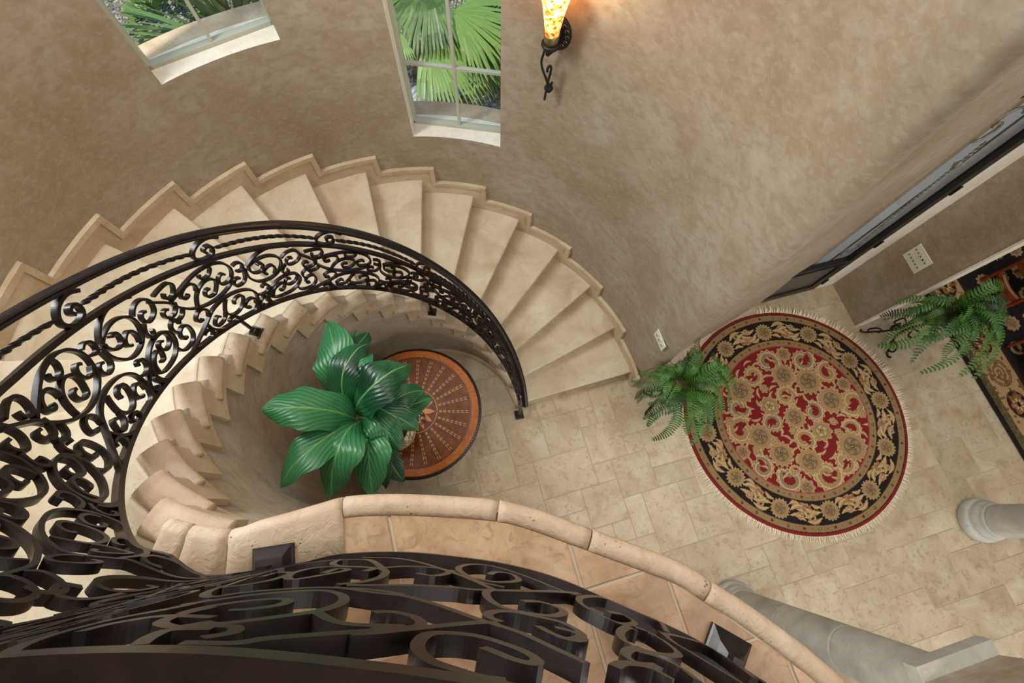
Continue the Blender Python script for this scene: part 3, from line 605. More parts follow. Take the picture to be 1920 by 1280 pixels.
def swirl(X, Y, C, c, R, d=1, ph=0.0, tone=None):
    dx, dy = X-c[0], Y-c[1]; m = (np.abs(dx) < R*1.3) & (np.abs(dy) < R*1.3)
    r = np.hypot(dx[m], dy[m])/R; a = (np.arctan2(dy[m], dx[m])*d+ph) % (2*PI); col = C[m]; f = a/(2*PI)
    outer = 1.08-0.35*f; inner = 0.78*(1-f)**0.8*0.75+0.02; saw = 0.13*np.abs(np.sin(a*6.5))
    k = (r < outer-saw) & (r > inner*0.9+0.6*saw*(1-f)); st = 0.5+0.5*np.cos(26*a-18*r)
    t = TAN if tone is None else tone
    col[k] = t*(0.72+0.35*st[k,None]); k2 = k & (np.abs(r-(inner+outer)/2) < 0.045); col[k2] = CRM
    k3 = k & ((outer-saw-r) < 0.07); col[k3] = CRM*0.95
    C[m] = col
def leafm(X, Y, C, p, q, w, t=None):
    p, q = np.array(p), np.array(q); L = np.hypot(*(q-p)); d = (q-p)/L; dx, dy = X-p[0], Y-p[1]; s = (dx*d[0]+dy*d[1])/L; e = (-dx*d[1]+dy*d[0])
    e = e-0.18*L*np.sin(PI*np.clip(s,0,1)); k = (s > 0) & (s < 1) & (np.abs(e) < w*np.sin(PI*np.clip(s,0.02,0.98))**0.7*(1-0.25*np.abs(np.sin(s*16))))
    C[k] = TAN if t is None else t; k2 = k & (np.abs(e) < w*0.22); C[k2] = CRM if t is None else c_(150,60,40)
RC = Vector((3.0868, 0.9149)); RR = 1.172
def rug_pts():
    g = 0.0052; n = int(RR/g)+2; xs = (np.arange(-n, n+1))*g; X, Y = np.meshgrid(xs, xs, indexing='ij'); return X, Y, g
X, Y, g = rug_pts(); Rr = np.hypot(X, Y); An = np.arctan2(Y, X)
C = np.zeros(X.shape+(3,)); C[:] = RED
def setc(mask, col): C[mask] = col
crop = lambda x, y: (lambda p: (p.x-RC.x, p.y-RC.y))(px(1180+x/2.783, 560+y/2.783, 0.0))
for x, y, R, d, ph in [(815,510,.115,1,0),(960,590,.11,-1,2),(750,650,.11,-1,4),(910,735,.115,1,1),(640,400,.12,1,3),(900,320,.13,-1,1),(1030,385,.12,1,5),(570,570,.115,-1,0),(1160,540,.15,1,2.5),(1160,680,.105,-1,3),(580,690,.15,1,5.5),(690,880,.12,-1,2),(840,940,.13,1,4),(1030,920,.155,-1,.5),(1120,850,.12,1,2),(720,330,.135,1,1.4),(860,900,.06,1,0),(880,420,.055,1,2)]:
    swirl(X, Y, C, crop(x,y), R*1.16, d, ph, GRY if (int(x) % 3 == 0) else None)
for x, y, R, n, s in [(860,620,.10,14,2),(730,560,.09,9,0),(1000,690,.095,9,0),(800,400,.11,12,1),(930,430,.125,16,1),(1050,530,.125,14,1),(680,720,.115,12,1),(790,810,.11,15,1),(940,850,.115,12,1),(1160,770,.135,15,1),(575,480,.125,14,1),(1115,445,.065,8,2),(800,290,.068,8,2),(590,800,.065,8,2),(925,985,.07,8,2),(520,640,.04,6,0),(760,745,.04,6,0),(850,690,.035,6,0),(1090,700,.04,6,0),(700,470,.04,6,0),(1210,600,.04,6,0),(1060,640,.035,5,0),(660,790,.035,5,0)]:
    rosette(X, Y, C, crop(x,y), R*1.08, n, s)
for i in range(150):
    a = i*2.399; r = 0.72*math.sqrt((i+0.5)/150); p = (r*math.cos(a), r*math.sin(a)); q = (p[0]+0.11*math.cos(a*3), p[1]+0.11*math.sin(a*3))
    sel = (np.abs(X-p[0]) < .14) & (np.abs(Y-p[1]) < .14); sub = C[sel]; Xs, Ys = X[sel], Y[sel]; free = np.abs(sub-RED).sum(1) < 1e-6
    tmp = sub.copy(); leafm(Xs, Ys, tmp, p, q, 0.017); sub[free] = tmp[free]; C[sel] = sub
ring = lambda a, b_: (Rr >= a) & (Rr < b_)
setc(ring(.763, .775), c_(150,70,70)); 
def guard(a, b_):
    setc(ring(a, b_), TAN*0.72); mid = (a+b_)/2; ng = 44
    for i in range(ng*2):
        an = 2*PI*(i+0.5)/(ng*2); c = (mid*math.cos(an), mid*math.sin(an)); R = 0.017 if i % 2 == 0 else 0.006
        m = (np.abs(X-c[0]) < R) & (np.abs(Y-c[1]) < R); rr_ = np.hypot(X[m]-c[0], Y[m]-c[1])/R; aa = np.arctan2(Y[m]-c[1], X[m]-c[0]); s = C[m]; s[(rr_ < 0.75+0.25*np.cos(5*aa)) & (rr_ > 0.25)] = DK*0.8; s[rr_ < 0.25] = RED if i % 4 == 0 else CRM; C[m] = s
guard(.775, .843); setc(ring(.840, .848), DK*0.6); setc(ring(.848, 1.062), BLK)
nb = 12
for i in range(nb):
    a = 2*PI*(i+0.35)/nb; a2 = a+PI/nb; rc2 = 0.945 if i % 2 else 0.965
    for sgn in (1,-1):
        for r0, r1, d0, d1, w in ((.95,.90,.12,.34,.034),(1.0,1.03,.12,.32,.026),(.90,.87,.10,.24,.022),(.93,1.0,.20,.35,.026),(.88,.90,.22,.34,.018)):
            leafm(X, Y, C, (r0*math.cos(a+sgn*d0*0.85), r0*math.sin(a+sgn*d0*0.85)), (r1*math.cos(a+sgn*d1*0.8), r1*math.sin(a+sgn*d1*0.8)), w*sgn if False else w, None if w > .02 else c_(170,110,80))
    for sgn in (1,-1): swirl(X, Y, C, (0.995*math.cos(a2+sgn*.06), 0.995*math.sin(a2+sgn*.06)), 0.042, sgn, 1.0+i, c_(168,120,86))
    rosette(X, Y, C, (.91*math.cos(a2), .91*math.sin(a2)), 0.042, 6, 2)
    rosette(X, Y, C, (rc2*math.cos(a), rc2*math.sin(a)), 0.086, 17, 1)
setc(ring(1.062, 1.070), DK*0.6); guard(1.070, 1.132); setc(ring(1.132, 1.14), BLK); setc(ring(1.14, 1.3), c_(132,24,28))
C *= (0.9+0.2*hashn(np.round(X/0.006), np.round(Y/0.006)))[...,None]
def grid_mesh(name, X, Y, Z, keep, C, m, parent=None):
    idx = -np.ones(X.shape, int); idx[keep] = np.arange(keep.sum()); q = keep[:-1,:-1] & keep[1:,:-1] & keep[1:,1:] & keep[:-1,1:]
    f = np.stack([idx[:-1,:-1][q], idx[1:,:-1][q], idx[1:,1:][q], idx[:-1,1:][q]], 1); v = np.stack([X[keep], Y[keep], Z[keep]], 1)
    me = bpy.data.meshes.new(name); me.vertices.add(len(v)); me.vertices.foreach_set('co', v.astype(np.float32).ravel()); me.loops.add(f.size); me.loops.foreach_set('vertex_index', f.astype(np.int32).ravel())
    me.polygons.add(len(f)); me.polygons.foreach_set('loop_start', np.arange(0, f.size, 4, dtype=np.int32)); me.update(calc_edges=True); me.validate()
    at = me.attributes.new('pile', 'FLOAT_COLOR', 'POINT'); cc = np.concatenate([C[keep], np.ones((keep.sum(),1))], 1); at.data.foreach_set('color', cc.astype(np.float32).ravel())
    me.materials.append(m); o = bpy.data.objects.new(name, me); COL.objects.link(o)
    if parent is not None: o.parent = parent
    return o
rug = empty('round_rug', (RC.x, RC.y, 0)); tag(rug, 'round red and black oriental rug with cream fringe', 'rug')
Z = np.where(Rr > RR-0.012, 0.004, 0.012) + 0.0*X; X2, Y2 = X.copy(), Y.copy()
wall_side = lambda x, y: (x+RC.x-Cc.x)*nr.x+(y+RC.y-Cc.y)*nr.y       # distance in front of the splayed wall
grid_mesh('pile', X2, Y2, Z, (Rr <= RR) & (wall_side(X, Y) > 0.012), C, M['rug'], rug)
M['fringe'] = mat('rug_fringe', srgb(226,213,182), 0.95)
b = MB()
for i in range(640):
    a = 2*PI*i/640+random.uniform(-.004,.004); L = random.uniform(.05,.075)*(1.2 if 0.2 < a < 2.9 else 0.95); da_ = random.uniform(-.05,.05); n0 = len(b.V); w = 0.0045
    pr = lambda r, s, dz: Vector((r*math.cos(a)-s*math.sin(a), r*math.sin(a)+s*math.cos(a), dz)); bend = random.uniform(-.02,.02)
    if wall_side((RR+L)*math.cos(a), (RR+L)*math.sin(a)) < 0.012: continue
    lift = 0.025 if 0.2 < a < 2.9 and random.random() < .4 else 0.0
    b.V += [pr(RR-.004,-w,.006), pr(RR-.004,w,.006), pr(RR+L*.5,-w*.8+bend*.4,.010+lift), pr(RR+L*.5,w*.8+bend*.4,.010+lift), pr(RR+L,bend-w*.2,.003+lift*1.2), pr(RR+L,bend+w*.2,.003+lift*1.2)]; b.F += [(n0,n0+1,n0+3,n0+2),(n0+2,n0+3,n0+5,n0+4)]
fo = b.obj('fringe', M['fringe'], rug, False, False); fo['kind'] = 'stuff'
# dining room rug (rectangular), built in the tile frame
u0, v0, u1, v1 = 4.30, -1.75, 6.4, 2.6; g = 0.009; U_, V_ = np.meshgrid(np.arange(u0, u1, g), np.arange(v0, v1, g), indexing='ij'); e = np.minimum(U_-u0, V_-v0)
C2 = np.zeros(U_.shape+(3,)); C2[:] = BLK; X, Y, C = U_, V_, C2
for i in range(8):
    for j in range(16):
        cx_ = u0+0.66+i*0.24+(j%2)*0.12; cy_ = v0+0.6+j*0.27
        (rosette if (i+j)%2 else swirl)(U_, V_, C2, (cx_, cy_), 0.085, *( (10,1) if (i+j)%2 else (1 if i%2 else -1, j*1.3, c_(150,120,78)) ))
C2[e < 0.50] = DK*0.6; C2[e < 0.485] = BLK; C2[e < 0.47] = c_(172,140,96)
for j in range(13):
    cy_ = v0+0.40+j*0.36
    for cc, ru, rv in ((cy_, 0.115, 0.15),):
        r = np.hypot((U_-u0-0.30)/ru, (V_-cc)/rv); band = (e < 0.47)
        if j % 2 == 0:
            k = band & (r < 1.0); C2[k] = DK*0.55; k = band & (r < 0.85); a = np.arctan2(V_-cc, U_-u0-0.30); C2[k] = BLK; k = band & (r < 0.8) & (np.cos(6*a)*0.2+0.55 > np.abs(r-0.35)*1.6); C2[k] = c_(150,96,50); k = band & (r < 0.45) & (np.cos(8*a) > 0.1); C2[k] = c_(196,178,140); k = band & (r < 0.2); C2[k] = BLK
        else:
            k = band & (np.abs(r-1.0) < 0.06); C2[k] = BRN*0.8; k = band & (r < 0.9) & (np.abs(np.sin(9*r)) > 0.75); C2[k] = BRN
k = (e < 0.47) & (hashn(np.floor(U_/0.03), np.floor(V_/0.03)) > 0.86); C2[k] = BRN*0.9
C2[e < 0.14] = OLV*0.5; k = (e < 0.14) & (hashn(np.floor(U_/0.012), np.floor(V_/0.012)) > 0.6); C2[k] = OLV*0.9; C2[e < 0.055] = BLK*0.7
C2 *= (0.85+0.3*hashn(np.round(U_/0.01), np.round(V_/0.01)))[...,None]
drug = grid_mesh('dining_rug', TO.x+TA.x*U_+TB.x*V_, TO.y+TA.y*U_+TB.y*V_, 0.010+0*U_, np.ones(U_.shape, bool), C2, M['rug'])
tag(drug, 'dark rectangular floral rug with beige medallion border under the dining chair', 'rug')
# ================================================================== DINING CHAIR (partly in view)
m = M['cherry'] = mat('cherry_wood', srgb(126,52,20), 0.3); g_ = coords(m, (2,2,14)); n = noise(m, g_, 4, 4, 0.6, 1.0); LK(m, ramp(m, n.outputs[0], [(0.3, srgb(96,36,14)), (0.7, srgb(150,66,26))]).outputs[0], bsdf(m).inputs['Base Color'])
M['seat'] = mat('beige_upholstery', srgb(176,146,96), 0.9)
def chair(o, fx, label):
    root = empty('dining_chair', o); tag(root, label, 'chair'); o = Vector(o); fx = Vector((fx[0],fx[1],0)).normalized(); fy = Vector((-fx.y, fx.x, 0)); Zv = Vector((0,0,1))
    L = lambda x, y, z: o+fx*x+fy*y+Zv*z
    for y in (-0.19, 0.19):
        b = MB(); P = [L(-0.02,y,0), L(0.0,y,0.2), L(0.0,y,0.45), L(-0.02,y,0.75), L(-0.08,y*0.95,1.05)]; b.tube(spl(P,5), 0.02, 8); adopt(b.obj('back_leg', M['cherry'], None, True), root)
        b = MB(); b.tube([L(0.44,y*1.12,0), L(0.43,y*1.12,0.42)], [0.016,0.022], 8); adopt(b.obj('leg', M['cherry'], None, True), root)
    b = MB(); b.quadbox([L(-0.02,-0.2,0.40),L(0.46,-0.24,0.40),L(0.46,0.24,0.40),L(-0.02,0.2,0.40)], [L(-0.02,-0.2,0.45),L(0.46,-0.24,0.45),L(0.46,0.24,0.45),L(-0.02,0.2,0.45)]); adopt(b.obj('seat_frame', M['cherry']), root)
    b = MB(); b.loft([[L(0.22+sx*(0.22-i), sy*(0.21-i), z) for sx, sy in ((-1,-1),(1,-1),(1,1),(-1,1))] for i, z in ((0,0.45),(-0.005,0.47),(0.01,0.49),(0.05,0.505))]); adopt(b.obj('seat', M['seat'], None, True), root)
    b = MB(); b.loft([[L(0.0-0.03*math.sin(PI*t)+a, -0.17+0.34*t, h) for a, h in ((-0.02,0.17),(0.075,0.17),(0.075,0.195),(-0.02,0.195))] for t in np.linspace(0,1,9)]); st_ = adopt(b.obj('stretcher', M['cherry']), root)
    b = MB(); b.loft([[L(0.0-0.03*math.sin(PI*t)+a, -0.15+0.30*t, h) for a, h in ((0.02,0.1945),(0.055,0.1945),(0.055,0.199),(0.02,0.199))] for t in np.linspace(0,1,9)]); subpart(b.obj('stretcher_pad', M['seat']), st_)
    for z, y0 in ((1.03,0.19),(0.62,0.19)):
        b = MB(); P = [L(-0.05-0.05*math.sin(PI*t) if z > .9 else -0.01-0.04*math.sin(PI*t), -y0+2*y0*t, z+0.03*math.sin(PI*t)) for t in np.linspace(0,1,9)]; b.tube(P, 0.024, 8); adopt(b.obj('back_rail', M['cherry'], None, True), root)
    b = MB(); b.loft([[L(-0.03-0.02*t, -0.06, 0.62+0.41*t), L(-0.03-0.02*t, 0.06, 0.62+0.41*t), L(-0.045-0.02*t, 0.06, 0.62+0.41*t), L(-0.045-0.02*t, -0.06, 0.62+0.41*t)] for t in (0,0.5,1)]); adopt(b.obj('splat', M['cherry']), root)
q1 = px(1844,527,0.01); q2 = px(1872,577,0.01); mid = (q1+q2)/2; dd = (q2-q1).normalized()
chair(mid, (-dd.y, dd.x) if Vector((-dd.y, dd.x)).dot(TA) > 0 else (dd.y, -dd.x), 'reddish wooden dining chair with beige seat on the dark rug')
q3 = px(1884,650,0.01); fxv = Vector((dd.y,-dd.x)) if Vector((dd.y,-dd.x)).dot(TA) > 0 else Vector((-dd.y,dd.x)); q4 = q3+Vector((dd.x,dd.y,0))*0.19
chair(Vector((q4.x+fxv.x*0.05, q4.y+fxv.y*0.05, 0.01)), fxv, 'second reddish dining chair at the right edge, only a leg showing')
# ================================================================== ROUND TABLE in the well
TC = Vector((-0.735, 0.803, 0)); TZ = 0.78
def wood(name, a, b_, sc): 
    m = mat(name, rough=0.38, spec=0.25); co = coords(m); n = noise(m, co, sc, 6, 0.65, 1.5); LK(m, ramp(m, n.outputs[0], [(0.3,a),(0.7,b_)]).outputs[0], bsdf(m).inputs['Base Color']); return m
M['burl'] = wood('burl_wood', srgb(74,34,10), srgb(128,66,20), 9); M['band'] = wood('banded_wood', srgb(134,68,14), srgb(184,104,28), 14); M['dark'] = mat('dark_wood', srgb(26,14,10), 0.3); M['inlay'] = mat('pale_inlay', srgb(205,160,96), 0.4); M['inlay2'] = mat('orange_inlay', srgb(198,118,40), 0.35)
table = empty('round_table', TC); tag(table, 'round inlaid wooden table holding the potted plant in the stair well', 'table')
def tpart(name, prof, m, n=72, smooth=True): b = MB(); b.lathe(prof, TC, n); return adopt(b.obj(name, m, None, smooth), table)
ttop = tpart('top', [(0.30,TZ-0.035),(0.49,TZ-0.035),(0.49,TZ-0.001),(0.487,TZ)], M['burl'], 72, False)
b = MB(); nn = 72; prof = [(0.4905,TZ-0.03),(0.552,TZ-0.03),(0.552,TZ-0.002),(0.545,TZ),(0.4905,TZ)]
b.loft([[TC+Vector((r*math.cos(2*PI*i/nn), r*math.sin(2*PI*i/nn), z)) for r, z in prof] for i in range(nn+1)]); adopt(b.obj('band', M['band']), table)
b = MB(); prof = [(0.5525,TZ-0.045),(0.570,TZ-0.04),(0.578,TZ-0.022),(0.572,TZ-0.006),(0.5525,TZ-0.002)]
b.loft([[TC+Vector((r*math.cos(2*PI*i/nn), r*math.sin(2*PI*i/nn), z)) for r, z in prof] for i in range(nn+1)]); rim_o = adopt(b.obj('rim', M['dark']), table)
b = MB()
for i in range(150):
    a = 2*PI*i/150; q = TC+Vector((0.563*math.cos(a), 0.563*math.sin(a), TZ-0.003)); b.lathe([(0.0055,0),(0.004,0.004),(0.0005,0.0055)], q, 6)
bo = subpart(b.obj('beading', mat('bead_bronze', srgb(60,44,30), 0.2, 0.6), None, True), rim_o); bo['kind'] = 'stuff'
for r0, r1, mm in ((0.190,0.194,'inlay'),(0.484,0.4885,'dark')):
    b = MB(); b.loft([[TC+Vector((r*math.cos(2*PI*i/nn), r*math.sin(2*PI*i/nn), z)) for r, z in ((r0,TZ-0.001),(r1,TZ-0.001),(r1,TZ+0.0006),(r0,TZ+0.0006))] for i in range(nn+1)]); subpart(b.obj('inlay_ring', M[mm]), ttop)
b = MB()
for i in range(24):
    a = 2*PI*i/24
    for j in range(7):
        r = 0.222+j*0.038
        for s in (-1,1):
            w = 0.0065*(0.75+0.1*j)
            b.box(TC+Vector((r*math.cos(a)-s*w*math.sin(a), r*math.sin(a)+s*w*math.cos(a), TZ+0.0001)), 0.0125, 0.0024, 0.0006, a+s*0.12)
io = subpart(b.obj('dash_inlay', M['inlay']), ttop); io['kind'] = 'stuff'
for i in range(12):
    a = 2*PI*i/12; b = MB(); u = Vector((math.cos(a), math.sin(a), 0)); w = Vector((-math.sin(a), math.cos(a), 0)); z = Vector((0,0,TZ+0.0004))
    pts = [TC+u*0.03+z, TC+u*0.09+w*0.024+z, TC+u*0.135+w*0.018+z, TC+u*0.178+z, TC+u*0.135-w*0.018+z, TC+u*0.09-w*0.024+z]; b.V = pts; b.F = [tuple(range(6))]; subpart(b.obj('petal_inlay', M['inlay2'], None, False, False), ttop)
tpart('pedestal', [(0.20,0.02),(0.22,0.05),(0.10,0.12),(0.07,0.25),(0.11,0.40),(0.09,0.55),(0.13,0.68),(0.30,0.745)], M['band'])
tpart('foot_disc', [(0.30,0.0),(0.31,0.02),(0.29,0.04),(0.20,0.05)], M['dark'])
# ================================================================== BROADLEAF PLANT on the table
m = M['leaf'] = mat('broad_leaf', rough=0.32); uv = N(m,'ShaderNodeUVMap'); uv.uv_map = 'UVMap'; sx = N(m,'ShaderNodeSeparateXYZ'); LK(m, uv.outputs[0], sx.inputs[0])
ab = N(m,'ShaderNodeMath', operation='ABSOLUTE'); sb = N(m,'ShaderNodeMath', operation='SUBTRACT'); LK(m, sx.outputs[0], sb.inputs[0]); sb.inputs[1].default_value = 0.5; LK(m, sb.outputs[0], ab.inputs[0])
mu = N(m,'ShaderNodeMath', operation='MULTIPLY_ADD'); LK(m, ab.outputs[0], mu.inputs[0]); mu.inputs[1].default_value = -1.25; LK(m, sx.outputs[1], mu.inputs[2])
wv_ = N(m,'ShaderNodeMath', operation='MULTIPLY'); LK(m, mu.outputs[0], wv_.inputs[0]); wv_.inputs[1].default_value = 50.0
sn = N(m,'ShaderNodeMath', operation='SINE'); LK(m, wv_.outputs[0], sn.inputs[0])
g2 = N(m,'ShaderNodeNewGeometry'); nz = noise(m, g2.outputs['Position'], 6, 3); oi = N(m,'ShaderNodeObjectInfo'); ad = N(m,'ShaderNodeMath', operation='ADD'); LK(m, oi.outputs['Random'], ad.inputs[0]); LK(m, nz.outputs[0], ad.inputs[1])
base = ramp(m, ad.outputs[0], [(0.32, srgb(5,30,18)), (0.64, srgb(16,68,40)), (1.0, srgb(52,120,72))]).outputs[0]
c = mixc(m, ramp(m, sn.outputs[0], [(0.60,(0,0,0)),(1.0,(0.5,)*3)]).outputs[0], base, srgb(12,46,30))
c = mixc(m, ramp(m, ab.outputs[0], [(0.010,(1,1,1)),(0.028,(0,0,0))]).outputs[0], c, srgb(104,150,86)); LK(m, c, bsdf(m).inputs['Base Color']); bump(m, sn.outputs[0], 0.3, 0.004)
M['potstone'] = mat('pebble_mosaic', (0.3,0.25,0.2), 0.6); m = M['potstone']; co = coords(m); v = N(m,'ShaderNodeTexVoronoi'); v.inputs['Scale'].default_value = 75; LK(m, co, v.inputs['Vector']); LK(m, ramp(m, v.outputs['Color'], [(0.2, srgb(92,72,50)), (0.5, srgb(170,146,108)), (0.85, srgb(222,206,170))]).outputs[0], bsdf(m).inputs['Base Color']); bump(m, v.outputs['Distance'], 0.8, 0.006)
M['darkmos'] = mat('dark_mosaic', (0.1,0.1,0.1), 0.4); m = M['darkmos']; co = coords(m); v = N(m,'ShaderNodeTexVoronoi'); v.inputs['Scale'].default_value = 60; LK(m, co, v.inputs['Vector']); LK(m, ramp(m, v.outputs['Color'], [(0.3, srgb(28,26,28)), (0.6, srgb(88,76,58)), (0.85, srgb(196,176,132))]).outputs[0], bsdf(m).inputs['Base Color']); bump(m, v.outputs['Distance'], 0.6, 0.005)
PC = px(744, 808, 0.95); PC.z = TZ
plant = empty('potted_plant', PC); tag(plant, 'broad leaved green plant in a pebbled pot on the round table', 'plant')
b = MB(); b.lathe([(0.095,0.0),(0.125,0.05),(0.15,0.13),(0.155,0.20),(0.135,0.26),(0.12,0.275),(0.105,0.27),(0.10,0.235)], PC, 36); pot_o = adopt(b.obj('pot', M['potstone'], None, True), plant)
b = MB(); b.lathe([(0.001,0.24),(0.10,0.24),(0.10,0.236),(0.001,0.236)], PC, 24); subpart(b.obj('soil', mat('soil', srgb(52,38,28), 0.95)), pot_o)
def blade(root, name, P, W, fold=0.18, m='leaf', split=0, wav=0.05, nx=9):
    C_ = spl(P, 8); n = len(C_); V = []; F = []; UV = []; ph = random.uniform(0,6)
    for i, c in enumerate(C_):
        t = i/(n-1); T = (C_[min(i+1,n-1)]-C_[max(i-1,0)]).normalized(); s = T.cross(Vector((0,0,1))); s = s.normalized() if s.length > 1e-4 else Vector((1,0,0)); up = s.cross(T).normalized()
        w = W*(math.sin(PI*min(1.0,(0.035+0.965*t)**0.82))**0.62 if t < 0.999 else 0.0)*0.5; w = max(w, 0.004)*(1+0.07*math.sin(19*t+ph))
        for j in range(nx):
            x = (j/(nx-1)-0.5)*2; q = c + s*w*x + up*(abs(x)*w*fold*1.2 - x*x*w*0.35) + up*wav*W*math.sin(7*t+ph+(2 if x > 0 else 0))*abs(x)
            if t > 0.7 and split: q = q - T*(t-0.7)*W*1.3*max(0.0, 0.45-abs(x-0.25*math.copysign(1, math.sin(ph))))*split
            V.append(q); UV.append(((x+1)/2, t*1.0))
    for i in range(n-1):
        for j in range(nx-1): a = i*nx+j; F.append((a,a+1,a+nx+1,a+nx))
    o = mesh_obj(name, V, F, M[m], None, True); ul = o.data.uv_layers.new(name='UVMap')
    for lp in o.data.loops: ul.data[lp.index].uv = UV[lp.vertex_index]
    return adopt(o, root)
k6 = lambda x, y, z: px(480+x/3.368, 580+y/3.368, z)
CR = k6(655, 690, 1.42)
LEAVES = [([(540,560,1.50),(520,400,1.62),(490,230,1.66),(455,85,1.60)],0.36,1,0.14),
 ([(590,640,1.48),(545,520,1.60),(555,380,1.68),(640,250,1.66),(715,215,1.58)],0.26,0,0.12),
 ([(600,640,1.47),(570,540,1.57),(600,420,1.65),(660,320,1.66),(725,285,1.60)],0.30,0,0.12),
 ([(625,650,1.50),(650,580,1.62),(740,480,1.72),(860,390,1.70),(985,340,1.58)],0.36,1,0.12),
 ([(630,690,1.48),(500,645,1.60),(300,618,1.66),(150,625,1.62),(40,650,1.54)],0.32,0,0.10),
 ([(640,705,1.46),(520,760,1.54),(360,870,1.56),(230,990,1.50),(150,1125,1.38)],0.29,1,0.10),
 ([(650,710,1.48),(580,760,1.60),(520,880,1.66),(480,1030,1.60),(475,1190,1.46)],0.37,1,0.10),
 ([(670,715,1.44),(700,800,1.52),(712,920,1.54),(720,1050,1.48),(740,1175,1.36)],0.33,1,0.10),
 ([(655,680,1.48),(730,690,1.56),(800,740,1.56),(860,810,1.50),(912,895,1.40)],0.27,1,0.12),
 ([(660,640,1.46),(760,620,1.56),(860,665,1.56),(950,710,1.50),(1020,770,1.40)],0.25,1,0.12),
 ([(700,660,1.36),(830,600,1.42),(930,540,1.42),(1010,515,1.36),(1070,515,1.30)],0.20,0,0.10),
 ([(700,680,1.32),(850,660,1.36),(950,620,1.36),(1040,580,1.30),(1115,555,1.24)],0.21,0,0.10),
 ([(560,560,1.38),(590,380,1.46),(630,250,1.48),(680,180,1.44),(712,142,1.40)],0.19,0,0.10),
 ([(560,560,1.36),(560,340,1.42),(580,210,1.42),(632,125,1.38)],0.09,0,0.10),
 ([(690,740,1.34),(780,860,1.38),(840,950,1.36),(890,1030,1.30),(932,1085,1.24)],0.19,0,0.10),
 ([(690,760,1.36),(760,900,1.40),(800,1030,1.36),(815,1130,1.28)],0.17,0,0.10),
 ([(600,700,1.36),(500,720,1.40),(420,735,1.40),(350,745,1.36)],0.14,0,0.10)]
for li, (P, W, sp_, fo_) in enumerate(LEAVES):
    P = [(x, y, z+0.70+(0.30*q/(len(P)-1) if li in (4,5) else 0.0)) for q, (x, y, z) in enumerate(P)]
    lf = blade(plant, 'leaf', [k6(*p) for p in P], W*0.72, fo_, 'leaf', sp_, 0.10, 11)
    b = MB(); q = k6(*P[0]); b.tube(spl([PC+Vector((random.uniform(-.03,.03),random.uniform(-.03,.03),0.24)), (PC+Vector((0,0,0.24))+q)/2+Vector((0.02,0,0.10)), q], 5), 0.007, 5); subpart(b.obj('stalk', M['stem'], None, True), lf)
q = px(784, 781, TZ+0.055); b = MB(); b.lathe([(0.02,-0.055),(0.045,-0.04),(0.058,0.0),(0.045,0.04),(0.02,0.054),(0.001,0.056)], q, 24); o = b.obj('mosaic_ball', M['darkmos'], None, True); tag(o, 'small dark mosaic ball on the table beside the plant pot', 'ornament')
dw = px(716, 692, TZ); root = empty('driftwood', dw); tag(root, 'brown gnarled twig bundle at the back of the round table', 'ornament')
for i in range(16):
    a = random.uniform(0,2*PI); c0 = dw+Vector((random.uniform(-.09,.09), random.uniform(-.05,.05), 0.012)); P = [c0]
    for j in range(4): P.append(P[-1]+Vector((math.cos(a+random.uniform(-.8,.8))*0.04, math.sin(a+random.uniform(-.8,.8))*0.03, random.uniform(-.002,.02))))
    b = MB(); b.tube(spl(P,3), 0.008, 5); adopt(b.obj('twig', M['stem'], None, True), root)
# ================================================================== FERNS on iron stands
M['fern'] = foliage('fern_leaf', srgb(10,36,12), srgb(62,106,36), 0.5)
def frond_mesh(L, rise, drop, npair, seed, w=0.055):
    rnd = random.Random(seed); V = []; F = []
    C_ = spl([(0,0,0),(L*.3,rnd.uniform(-.02,.02),rise*.8),(L*.62,rnd.uniform(-.04,.04),rise),(L*.85,rnd.uniform(-.05,.05),rise-drop*.45),(L,rnd.uniform(-.06,.06),rise-drop)], 8); n = len(C_)
    for i in range(n-1):
        a, c = C_[i], C_[i+1]; k = len(V); h = Vector((0,0.0018,0)); V += [a-h, a+h, c+h, c-h]; F.append((k,k+1,k+2,k+3))
    for p in range(npair):
        t = 0.12+0.87*p/npair; x = t*(n-1); i = min(int(x), n-2); c = C_[i].lerp(C_[i+1], x-i); T = (C_[i+1]-C_[i]).normalized(); s = T.cross(Vector((0,0,1))).normalized(); up = s.cross(T)
        l = w*math.sin(PI*min(1,0.18+0.80*t))**0.65*rnd.uniform(.9,1.08); hw = L*0.87/npair*0.56
        for sg in (-1,1):
            d = (s*sg*0.93+T*0.36-up*0.12).normalized(); k = len(V); m1 = c+d*l*0.55; V += [c-T*hw*0.6, m1-T*hw, c+d*l-up*l*0.12, m1+T*hw, c+T*hw*0.6]; F += [(k,k+1,k+3,k+4),(k+1,k+2,k+3)]
    me = bpy.data.meshes.new('frond'); me.from_pydata([tuple(v) for v in V], [], F); me.update(); me.materials.append(M['fern']); return me
FM = [frond_mesh(0.47, 0.17, 0.30, 26, 1, 0.062), frond_mesh(0.44, 0.22, 0.26, 25, 2, 0.06), frond_mesh(0.40, 0.11, 0.30, 24, 3, 0.06), frond_mesh(0.33, 0.26, 0.14, 20, 4, 0.055)]
M['fpot'] = mat('terracotta_pot', srgb(128,84,66), 0.7)
